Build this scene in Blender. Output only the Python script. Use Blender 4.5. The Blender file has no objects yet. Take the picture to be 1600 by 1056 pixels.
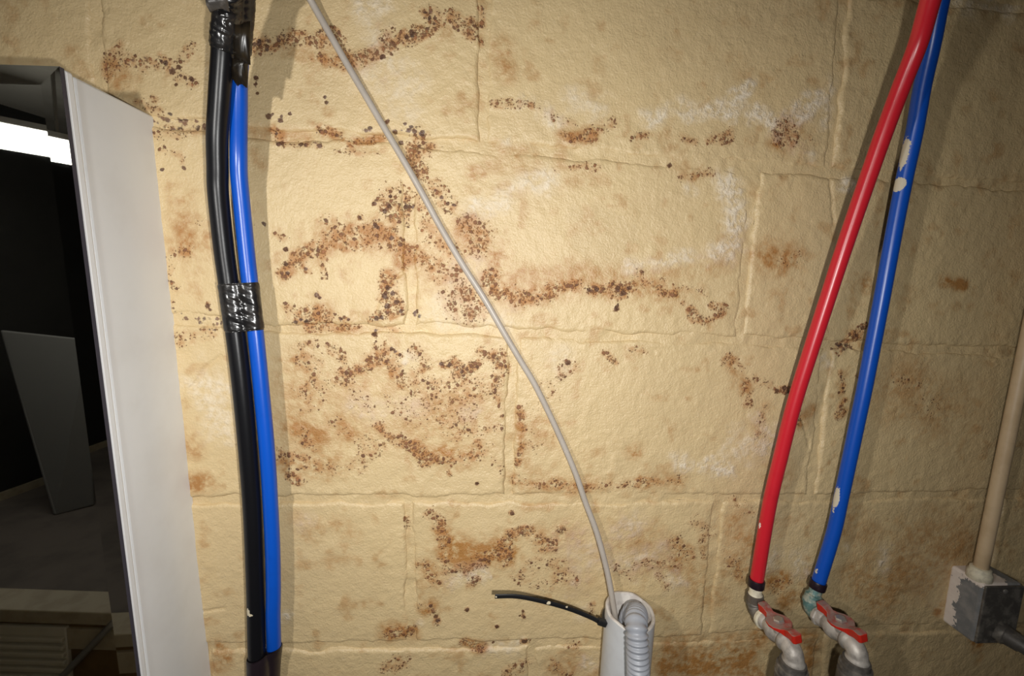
import bpy, bmesh, math, random
import numpy as np
from mathutils import Vector, Matrix

# ------------------------------------------------------------------ camera, light, exposure
Z0 = 1.2                                   # height of the third bed joint above the floor
FPX = 700.0                                # focal length for a 1600 px wide frame
YAW, PITCH, ROLL = 0.08732, -0.12626, 0.04353
CAM = np.array([0.0, -0.526, 0.2628 + Z0])
_cy, _sy, _cp, _sp = math.cos(YAW), math.sin(YAW), math.cos(PITCH), math.sin(PITCH)
FWD = np.array([_sy*_cp, _cy*_cp, _sp]); _r = np.array([_cy, -_sy, 0.0]); _u = np.cross(_r, FWD)
RIGHT = _r*math.cos(ROLL) + _u*math.sin(ROLL)
UP = _u*math.cos(ROLL) - _r*math.sin(ROLL)

scene = bpy.context.scene
col = scene.collection
cd = bpy.data.cameras.new('camera'); cam = bpy.data.objects.new('camera', cd); col.objects.link(cam)
cd.sensor_width = 36.0; cd.lens = FPX/1600*36.0; cd.clip_start = 0.01
m3 = Matrix((RIGHT, UP, -FWD)).transposed()
cam.matrix_world = Matrix.Translation(Vector(CAM)) @ m3.to_4x4()
scene.camera = cam

world = bpy.data.worlds.new('world'); scene.world = world; world.use_nodes = True
world.node_tree.nodes['Background'].inputs[0].default_value = (0.9, 0.85, 0.8, 1)
world.node_tree.nodes['Background'].inputs[1].default_value = 0.012

def spot(name, loc, target, watts, radius, color, cone=150, blend=1.0):
    ld = bpy.data.lights.new(name, 'SPOT'); ld.energy = watts; ld.shadow_soft_size = radius
    ld.spot_size = math.radians(cone); ld.spot_blend = blend; ld.color = color
    o = bpy.data.objects.new(name, ld); col.objects.link(o); o.location = loc
    o.rotation_euler = (Vector(target) - Vector(loc)).to_track_quat('-Z', 'Y').to_euler()
    return o
spot('phone_flash', (0.04, -0.545, Z0+0.225), (0.02, 0, Z0+0.11), 11.4, 0.006, (1, 0.99, 0.965))
spot('hand_torch', (-0.29, -0.57, Z0+0.33), (-0.05, 0, Z0+0.18), 7.0, 0.012, (1, 0.98, 0.94), 140)

vs = scene.view_settings
vs.view_transform = 'Standard'; vs.look = 'None'; vs.gamma = 1.0; vs.exposure = 0.0; vs.use_curve_mapping = False

# ------------------------------------------------------------------ helpers
def at(px, py, h=0.0):
    """point on the photograph's sight line at distance h in front of the block wall (the plane y = 0)"""
    d = RIGHT*(px-800)/FPX + UP*(528-py)/FPX + FWD
    t = (-h - CAM[1])/d[1]
    return CAM + t*d
V = lambda a: Vector((float(a[0]), float(a[1]), float(a[2])))
def tag(o, label=None, cat=None, group=None, kind=None):
    if label: o['label'] = label
    if cat: o['category'] = cat
    if group: o['group'] = group
    if kind: o['kind'] = kind
    return o
def empty(name, loc=(0, 0, 0)):
    o = bpy.data.objects.new(name, None); col.objects.link(o); o.location = loc
    o.empty_display_size = 0.02
    return o
def meshobj(name, verts, faces, mat, parent=None, smooth=True, attrs=None):
    """one mesh object; verts in world space, origin moved to the base centre of the shape"""
    v = np.asarray(verts, dtype=np.float32).reshape(-1, 3)
    org = np.array([(v[:, 0].min()+v[:, 0].max())/2, (v[:, 1].min()+v[:, 1].max())/2, v[:, 2].min()])
    me = bpy.data.meshes.new(name)
    if isinstance(faces, np.ndarray):
        nf, k = faces.shape
        me.vertices.add(len(v)); me.vertices.foreach_set('co', (v-org).astype(np.float32).ravel())
        me.loops.add(nf*k); me.loops.foreach_set('vertex_index', faces.astype(np.int32).ravel())
        me.polygons.add(nf); me.polygons.foreach_set('loop_start', np.arange(0, nf*k, k, dtype=np.int32))
        me.update(calc_edges=True)
    else:
        me.from_pydata([tuple(p) for p in (v-org).tolist()], [], faces); me.update()
    if smooth: me.polygons.foreach_set('use_smooth', np.ones(len(me.polygons), dtype=bool))
    if attrs:
        for k, a in attrs.items():
            at_ = me.attributes.new(k, 'FLOAT', 'POINT'); at_.data.foreach_set('value', np.asarray(a, dtype=np.float32))
    for m in (mat if isinstance(mat, (list, tuple)) else [mat]): me.materials.append(m)
    o = bpy.data.objects.new(name, me); col.objects.link(o)
    if parent is not None:
        o.parent = parent; o.location = Vector(org) - parent.location
    else:
        o.location = org
    return o

_rs = np.random.RandomState(7)
_perm = _rs.rand(512, 512).astype(np.float32)
def vnoise(x, y):
    xi = np.floor(x).astype(int); yi = np.floor(y).astype(int)
    fx = x-xi; fy = y-yi; fx = fx*fx*(3-2*fx); fy = fy*fy*(3-2*fy)
    a = _perm[xi % 512, yi % 512]; b = _perm[(xi+1) % 512, yi % 512]
    c = _perm[xi % 512, (yi+1) % 512]; d = _perm[(xi+1) % 512, (yi+1) % 512]
    return (a*(1-fx)+b*fx)*(1-fy) + (c*(1-fx)+d*fx)*fy
def fbm(x, y, oct=4):
    s = 0; amp = 0.5; tot = 0
    for i in range(oct):
        s = s + amp*vnoise(x*2**i + 17.3*i, y*2**i + 9.1*i); tot += amp; amp *= 0.5
    return s/tot
def sstep(a, b, x):
    t = np.clip((x-a)/(b-a), 0, 1); return t*t*(3-2*t)

def spline(pts, n=12):
    P = np.asarray(pts, float)
    E = np.vstack([2*P[0]-P[1], P, 2*P[-1]-P[-2]]); out = []
    for i in range(1, len(E)-2):
        p0, p1, p2, p3 = E[i-1:i+3]
        for t in np.linspace(0, 1, n, endpoint=False):
            out.append(0.5*((2*p1)+(-p0+p2)*t+(2*p0-5*p1+4*p2-p3)*t*t+(-p0+3*p1-3*p2+p3)*t**3))
    out.append(E[-2]); return np.array(out)
def resample(P, step):
    d = np.r_[0, np.cumsum(np.linalg.norm(np.diff(P, axis=0), axis=1))]
    n = max(2, int(d[-1]/step)+1); s = np.linspace(0, d[-1], n)
    return np.stack([np.interp(s, d, P[:, k]) for k in range(P.shape[1])], 1), s
def tube_data(P, r, seg=24, cap=True, ellipse=None):
    """verts and faces of a tube along P (N,3); r scalar or (N,)"""
    P = np.asarray(P, float)
    N = len(P); r = np.broadcast_to(np.asarray(r, float), (N,))
    T = np.gradient(P, axis=0); T /= np.linalg.norm(T, axis=1)[:, None]
    ref = np.array([0, -1.0, 0]) if abs(T[0][1]) < 0.9 else np.array([1.0, 0, 0])
    n = ref - T[0]*(ref@T[0]); n /= np.linalg.norm(n)
    ang = np.linspace(0, 2*math.pi, seg, endpoint=False); vs_ = []
    ex, ey = ellipse or (1, 1)
    for i in range(N):
        n = n - T[i]*(n@T[i]); n /= np.linalg.norm(n); b = np.cross(T[i], n)
        vs_.append(P[i] + r[i]*(ex*np.cos(ang)[:, None]*n + ey*np.sin(ang)[:, None]*b))
    v = np.concatenate(vs_)
    f = []
    for i in range(N-1):
        for j in range(seg):
            k = (j+1) % seg
            f.append((i*seg+j, i*seg+k, (i+1)*seg+k, (i+1)*seg+j))
    if cap:
        f.append(tuple(range(seg-1, -1, -1))); f.append(tuple((N-1)*seg+j for j in range(seg)))
    return v, f
def tube(name, P, r, mat, parent=None, seg=24, attrs_fn=None, ellipse=None):
    v, f = tube_data(P, r, seg, True, ellipse)
    return meshobj(name, v, f, mat, parent, attrs=attrs_fn(v) if attrs_fn else None)
def lathe_axis(name, origin, axis, prof, mat, parent=None, seg=28, square=None):
    """surface of revolution: prof = [(distance along axis, radius), ...]; square = number of flats"""
    origin = np.asarray(origin, float); a = np.asarray(axis, float); a = a/np.linalg.norm(a)
    ref = np.array([0, 0, 1.0]) if abs(a[2]) < 0.9 else np.array([1.0, 0, 0])
    n = ref-a*(ref@a); n /= np.linalg.norm(n); b = np.cross(a, n)
    if square: seg = square
    ang = np.linspace(0, 2*math.pi, seg, endpoint=False)
    v = []; f = []
    for d, r in prof:
        for t in ang: v.append(origin + a*d + r*(math.cos(t)*n + math.sin(t)*b))
    for i in range(len(prof)-1):
        for j in range(seg):
            k = (j+1) % seg; f.append((i*seg+j, i*seg+k, (i+1)*seg+k, (i+1)*seg+j))
    f.append(tuple(range(seg-1, -1, -1))); f.append(tuple((len(prof)-1)*seg+j for j in range(seg)))
    o = meshobj(name, v, f, mat, parent, smooth=square is None)
    if square is None: autosmooth(o)
    return o
def autosmooth(o, deg=40):
    bm = bmesh.new(); bm.from_mesh(o.data)
    for e in bm.edges:
        if len(e.link_faces) == 2 and e.calc_face_angle(0) > math.radians(deg): e.smooth = False
    bm.to_mesh(o.data); bm.free()
def boxobj(name, lo, hi, mat, parent=None, bevel=0.0, rot=None, pivot=None, segs=2):
    bm = bmesh.new(); bmesh.ops.create_cube(bm, size=1.0)
    lo = Vector(lo); hi = Vector(hi)
    for v in bm.verts:
        v.co = Vector(((lo[k]+hi[k])/2 + v.co[k]*(hi[k]-lo[k]) for k in range(3)))
    if bevel: bmesh.ops.bevel(bm, geom=bm.edges[:], offset=bevel, segments=segs, affect='EDGES', profile=0.5)
    if rot is not None:
        pv = Vector(pivot) if pivot is not None else (lo+hi)/2
        for v in bm.verts: v.co = pv + rot @ (v.co-pv)
    bm.verts.ensure_lookup_table(); bm.verts.index_update()
    vv = [tuple(v.co) for v in bm.verts]; ff = [tuple(q.index for q in f.verts) for f in bm.faces]; bm.free()
    o = meshobj(name, vv, ff, mat, parent, smooth=False)
    return o

# ------------------------------------------------------------------ materials
class NT:
    def __init__(self, name):
        self.m = bpy.data.materials.new(name); self.m.use_nodes = True
        self.t = self.m.node_tree; self.b = self.t.nodes['Principled BSDF']
    def n(self, typ, **kw):
        x = self.t.nodes.new(typ)
        for k, v in kw.items(): setattr(x, k, v)
        return x
    def link(self, a, b): self.t.links.new(a, b)
    def val(self, sock, v):
        if hasattr(v, 'is_linked') or isinstance(v, bpy.types.NodeSocket): self.link(v, sock)
        else: sock.default_value = v
    def math(self, op, a, b=0.0, c=0.0, clamp=False):
        x = self.n('ShaderNodeMath', operation=op, use_clamp=clamp)
        for i, q in enumerate((a, b, c)): self.val(x.inputs[i], q)
        return x.outputs[0]
    def mix(self, fac, a, b):
        x = self.n('ShaderNodeMix', data_type='RGBA'); self.val(x.inputs[0], fac)
        self.val(x.inputs[6], a if not isinstance(a, tuple) else (*a, 1)[:4]); self.val(x.inputs[7], b if not isinstance(b, tuple) else (*b, 1)[:4])
        return x.outputs[2]
    def noise(self, vec, scale, detail=3, rough=0.55, out=0):
        x = self.n('ShaderNodeTexNoise'); x.inputs['Scale'].default_value = scale
        x.inputs['Detail'].default_value = detail; x.inputs['Roughness'].default_value = rough
        if vec is not None: self.link(vec, x.inputs['Vector'])
        return x.outputs[out]
    def ramp(self, v, a, b):
        x = self.n('ShaderNodeMapRange', interpolation_type='SMOOTHSTEP'); self.val(x.inputs[0], v)
        x.inputs[1].default_value = a; x.inputs[2].default_value = b
        return x.outputs[0]
    def attr(self, name): return self.n('ShaderNodeAttribute', attribute_name=name).outputs['Fac']
    def bump(self, h, strength, dist):
        x = self.n('ShaderNodeBump'); x.inputs['Strength'].default_value = strength; x.inputs['Distance'].default_value = dist
        self.link(h, x.inputs['Height']); self.link(x.outputs[0], self.b.inputs['Normal'])
    def set(self, color=None, rough=None, metal=None, spec=None):
        if color is not None: self.val(self.b.inputs['Base Color'], (*color, 1) if isinstance(color, tuple) else color)
        if rough is not None: self.val(self.b.inputs['Roughness'], rough)
        if metal is not None: self.val(self.b.inputs['Metallic'], metal)
        if spec is not None: self.b.inputs['Specular IOR Level'].default_value = spec

def painted_block():
    t = NT('painted_block')
    pos = t.n('ShaderNodeNewGeometry').outputs['Position']
    rust, ochre, mold, eff, damp = [t.attr(k) for k in ('rust', 'ochre', 'mold', 'efflorescence', 'damp')]
    # wobbled coordinates so that blisters are not round
    wob = t.n('ShaderNodeVectorMath', operation='MULTIPLY_ADD')
    t.link(t.noise(pos, 260, 2, 0.6, 1), wob.inputs[0]); wob.inputs[1].default_value = (0.0045,)*3; t.link(pos, wob.inputs[2])
    def spots(scale, dens, gain, soft):
        v = t.n('ShaderNodeTexVoronoi', feature='F1'); v.inputs['Scale'].default_value = scale; v.inputs['Randomness'].default_value = 1.0
        t.link(wob.outputs[0], v.inputs['Vector'])
        sep = t.n('ShaderNodeSeparateColor'); t.link(v.outputs['Color'], sep.inputs[0])
        rad = t.math('MULTIPLY', t.math('SUBTRACT', dens, sep.outputs[0]), gain, clamp=True)
        rad = t.math('MINIMUM', rad, 0.52)
        return t.math('MULTIPLY', t.math('SUBTRACT', rad, v.outputs['Distance']), soft, clamp=True), sep.outputs[1]
    s1, rnd = spots(200, t.math('MULTIPLY', rust, 1.15), 1.0, 7)
    s2, rnd2 = spots(440, t.math('MULTIPLY', rust, 1.3), 1.0, 5)
    s3, rnd3 = spots(160, t.math('MULTIPLY', mold, 1.25), 0.9, 6)
    spot_r = t.math('MAXIMUM', s1, t.math('MULTIPLY', s2, 0.85))
    # base paint
    big = t.noise(pos, 5, 4); mid = t.noise(pos, 24, 4); fine = t.noise(pos, 110, 4, 0.6)
    c = t.mix(t.ramp(big, 0.35, 0.68), (0.655, 0.495, 0.27), (0.685, 0.52, 0.28))
    c = t.mix(t.math('MULTIPLY', t.ramp(mid, 0.52, 0.75), 0.35), c, (0.59, 0.425, 0.215))
    c = t.mix(t.math('MULTIPLY', t.ramp(fine, 0.58, 0.75), 0.25), c, (0.74, 0.60, 0.385))
    # damp mark
    c = t.mix(t.math('MULTIPLY', damp, 0.4), c, (0.50, 0.37, 0.2))
    # ochre bleeding
    oc = t.math('MULTIPLY', ochre, t.ramp(t.math('ADD', t.math('MULTIPLY', fine, 0.6), t.math('MULTIPLY', mid, 0.5)), 0.36, 0.72))
    c = t.mix(t.math('MULTIPLY', oc, 1.7, clamp=True), c, t.mix(mid, (0.44, 0.20, 0.045), (0.40, 0.205, 0.075)))
    # efflorescence
    ef = t.math('MULTIPLY', t.math('MULTIPLY', t.math('MULTIPLY', eff, 1.3), t.ramp(fine, 0.3, 0.7)), t.ramp(mid, 0.22, 0.5), clamp=True)
    c = t.mix(t.math('MULTIPLY', ef, 0.85), c, (0.82, 0.715, 0.56))
    # rust halo and blisters
    halo = t.math('MULTIPLY', t.ramp(rust, 0.15, 0.9), t.math('MULTIPLY', t.ramp(fine, 0.32, 0.62), 0.85), clamp=True)
    c = t.mix(halo, c, (0.44, 0.20, 0.065))
    dark = t.mix(rnd, (0.115, 0.042, 0.018), (0.33, 0.135, 0.05))
    c = t.mix(t.math('MULTIPLY', spot_r, 0.93), c, dark)
    c = t.mix(t.math('MULTIPLY', s3, 0.9), c, t.mix(rnd3, (0.06, 0.03, 0.02), (0.22, 0.11, 0.065)))
    dot = t.ramp(t.math('ADD', t.attr('spot'), t.math('MULTIPLY', t.math('SUBTRACT', t.noise(pos, 380, 2, 0.6), 0.5), 0.55)), 0.42, 0.58)
    c = t.mix(t.math('MULTIPLY', dot, 0.92), c, t.mix(t.noise(pos, 60, 1), (0.05, 0.022, 0.012), (0.19, 0.08, 0.035)))
    t.set(c)
    t.set(rough=t.math('MULTIPLY_ADD', t.math('MAXIMUM', ef, t.math('MAXIMUM', spot_r, halo)), 0.3, 0.38, clamp=True), spec=0.6)
    peel = t.noise(pos, 420, 3, 0.6); mid2 = t.noise(pos, 170, 4, 0.65)
    h = t.math('ADD', t.math('MULTIPLY', peel, 0.65), t.math('MULTIPLY', mid2, 0.65))
    h = t.math('ADD', h, t.math('MULTIPLY', mid, 0.9))
    h = t.math('ADD', h, t.math('MULTIPLY', spot_r, 0.7))
    h = t.math('ADD', h, t.math('MULTIPLY', t.math('MULTIPLY', ef, fine), 0.9))
    t.bump(h, 0.85, 0.0017)
    return t.m

def plain(name, color, rough=0.5, metal=0.0, spec=0.5, mottling=0.0, mscale=60, color2=None, bump=0.0, bscale=300, bdist=0.0006):
    t = NT(name); pos = t.n('ShaderNodeNewGeometry').outputs['Position']
    if mottling or color2:
        c = t.mix(t.math('MULTIPLY', t.ramp(t.noise(pos, mscale, 5, 0.6), 0.42, 0.66), mottling or 1.0), color, color2 or tuple(x*0.6 for x in color))
        t.set(c)
    else: t.set(color)
    t.set(rough=rough, metal=metal, spec=spec)
    if bump: t.bump(t.noise(pos, bscale, 4, 0.6), bump, bdist)
    return t.m

def chipped(name, color, chip_color, rough=0.32, spec=0.5):
    """coloured plastic with flakes of stray wall paint (attribute chip)"""
    t = NT(name); pos = t.n('ShaderNodeNewGeometry').outputs['Position']
    ch = t.attr('chip')
    k = t.ramp(t.math('ADD', ch, t.math('MULTIPLY', t.math('SUBTRACT', t.noise(pos, 420, 3, 0.6), 0.5), 0.7)), 0.46, 0.54)
    dirt = t.ramp(t.noise(pos, 45, 5, 0.65), 0.5, 0.8)
    c = t.mix(t.math('MULTIPLY', dirt, 0.25), color, tuple(x*0.6 for x in color))
    t.set(t.mix(k, c, chip_color)); t.set(rough=t.math('MULTIPLY_ADD', k, 0.4, rough), spec=spec)
    t.bump(t.math('ADD', t.math('MULTIPLY', k, 1.0), t.math('MULTIPLY', t.noise(pos, 90, 3), 0.4)), 0.3, 0.0006)
    return t.m

M_BLOCK = painted_block()
M_WHITE = plain('cabinet_white', (0.88, 0.90, 0.92), 0.45, color2=(0.78, 0.78, 0.78), mottling=0.35, mscale=14, bump=0.08, bscale=90)
M_MIRROR = plain('mirror_silver', (0.86, 0.88, 0.87), 0.012, 1.0)
M_GLASSEDGE = plain('mirror_edge', (0.05, 0.05, 0.075), 0.25)
M_BLACK = chipped('black_polyethylene', (0.007, 0.007, 0.0085), (0.66, 0.58, 0.42), 0.32, 0.3)
M_BLUE = chipped('blue_plastic', (0.004, 0.085, 0.52), (0.68, 0.58, 0.42), 0.3)
M_BLUE2 = chipped('blue_plastic_worn', (0.004, 0.075, 0.45), (0.62, 0.56, 0.44), 0.32)
M_RED = chipped('red_plastic', (0.56, 0.016, 0.028), (0.80, 0.66, 0.6), 0.3)
M_TAPE = plain('vinyl_tape', (0.012, 0.0115, 0.012), 0.22, color2=(0.035, 0.03, 0.026), mottling=0.6, mscale=60, bump=0.25, bscale=130, bdist=0.001)
M_TAPEDUST = plain('dusty_tape', (0.05, 0.045, 0.04), 0.4, color2=(0.26, 0.23, 0.2), mottling=0.8, mscale=70, bump=0.3, bscale=150)
M_TAPEBR = plain('tape_adhesive', (0.012, 0.009, 0.006), 0.3, color2=(0.035, 0.024, 0.012), mottling=0.6, mscale=90)
M_TAPEPU = plain('aged_tape', (0.02, 0.013, 0.017), 0.35)
M_CABLE = plain('grey_sheath', (0.46, 0.41, 0.355), 0.36, color2=(0.40, 0.35, 0.30), mottling=0.5, mscale=50)
M_PVC = plain('grey_pvc', (0.60, 0.61, 0.62), 0.38, color2=(0.52, 0.52, 0.53), mottling=0.5, mscale=40)
M_PVCIN = plain('pvc_cut_edge', (0.66, 0.62, 0.57), 0.6, color2=(0.42, 0.37, 0.34), mottling=0.8, mscale=70)
M_HOSE = plain('grey_hose', (0.33, 0.345, 0.38), 0.38, color2=(0.28, 0.29, 0.32), mottling=0.5, mscale=60)
M_ZIP = chipped('black_nylon', (0.012, 0.012, 0.013), (0.7, 0.6, 0.42), 0.4)
M_RING = plain('crimp_ring_black', (0.022, 0.013, 0.02), 0.35, 0.3)
M_BRASS = plain('dull_brass', (0.20, 0.17, 0.14), 0.5, 0.5, color2=(0.09, 0.08, 0.07), mottling=0.9, mscale=90, bump=0.3)
M_STEEL = plain('weathered_nickel', (0.52, 0.48, 0.43), 0.5, 0.3, color2=(0.26, 0.235, 0.21), mottling=0.8, mscale=70, bump=0.35, bscale=220)
M_VERDI = plain('verdigris', (0.10, 0.20, 0.19), 0.6, 0.2, color2=(0.42, 0.44, 0.36), mottling=1.0, mscale=130, bump=0.5)
M_CREAM = plain('thread_tape', (0.72, 0.66, 0.5), 0.6, color2=(0.4, 0.36, 0.28), mottling=0.6, mscale=120, bump=0.4)
M_HRED = plain('handle_red', (0.50, 0.022, 0.012), 0.35)
M_HWORN = plain('handle_worn', (0.34, 0.22, 0.19), 0.5, 0.3, color2=(0.40, 0.06, 0.045), mottling=0.9, mscale=80)
M_SCREW = plain('bright_screw', (0.6, 0.57, 0.53), 0.3, 0.8)
M_DARKFIT = plain('dark_fitting', (0.11, 0.10, 0.09), 0.5, 0.4, color2=(0.26, 0.24, 0.21), mottling=0.8, mscale=80, bump=0.3)
M_TANPIPE = plain('painted_conduit', (0.60, 0.45, 0.28), 0.45, color2=(0.5, 0.36, 0.21), mottling=0.6, mscale=40, bump=0.2, bscale=120)
def flaked():
    t = NT('grey_metal_with_flaking_paint'); pos = t.n('ShaderNodeNewGeometry').outputs['Position']
    k = t.ramp(t.math('ADD', t.attr('chip'), t.math('MULTIPLY', t.math('SUBTRACT', t.noise(pos, 75, 5, 0.7), 0.5), 2.2)), 0.44, 0.54)
    c = t.mix(t.ramp(t.noise(pos, 60, 4), 0.4, 0.7), (0.17, 0.175, 0.18), (0.27, 0.26, 0.25))
    t.set(t.mix(k, c, t.mix(t.noise(pos, 90, 3), (0.82, 0.74, 0.66), (0.66, 0.56, 0.5)))); t.set(rough=0.5, spec=0.4)
    t.bump(t.math('ADD', k, t.math('MULTIPLY', t.noise(pos, 300, 3), 0.4)), 0.5, 0.001)
    return t.m
M_FLAKED = flaked()
M_FLOOR = plain('concrete_floor', (0.16, 0.135, 0.12), 0.75, color2=(0.11, 0.095, 0.085), mottling=0.8, mscale=4, bump=0.3, bscale=60)
M_CEIL = plain('ceiling_paint', (0.75, 0.73, 0.68), 0.8, color2=(0.48, 0.45, 0.4), mottling=0.4, mscale=3)
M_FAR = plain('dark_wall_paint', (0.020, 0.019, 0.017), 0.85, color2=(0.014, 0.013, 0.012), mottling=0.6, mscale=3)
M_WOOD = plain('pale_timber', (0.42, 0.36, 0.25), 0.6, color2=(0.33, 0.27, 0.18), mottling=0.8, mscale=18)
M_BROWN = plain('brown_board', (0.17, 0.10, 0.035), 0.6, color2=(0.11, 0.06, 0.02), mottling=0.8, mscale=12)
M_RIDGE = plain('ridged_panel', (0.62, 0.59, 0.49), 0.5, color2=(0.54, 0.51, 0.42), mottling=0.6, mscale=9)
M_ALU = plain('aluminium_bar', (0.45, 0.45, 0.44), 0.4, 0.6)
M_DOOR = plain('grey_white_paint', (0.22, 0.22, 0.215), 0.6)
def emit(name, color, s):
    t = NT(name); t.set((0.9, 0.9, 0.85), 0.4)
    t.b.inputs['Emission Color'].default_value = (*color, 1); t.b.inputs['Emission Strength'].default_value = s
    return t.m
M_LAMP = emit('lamp_diffuser', (1.0, 0.95, 0.82), 6.5)

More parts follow.
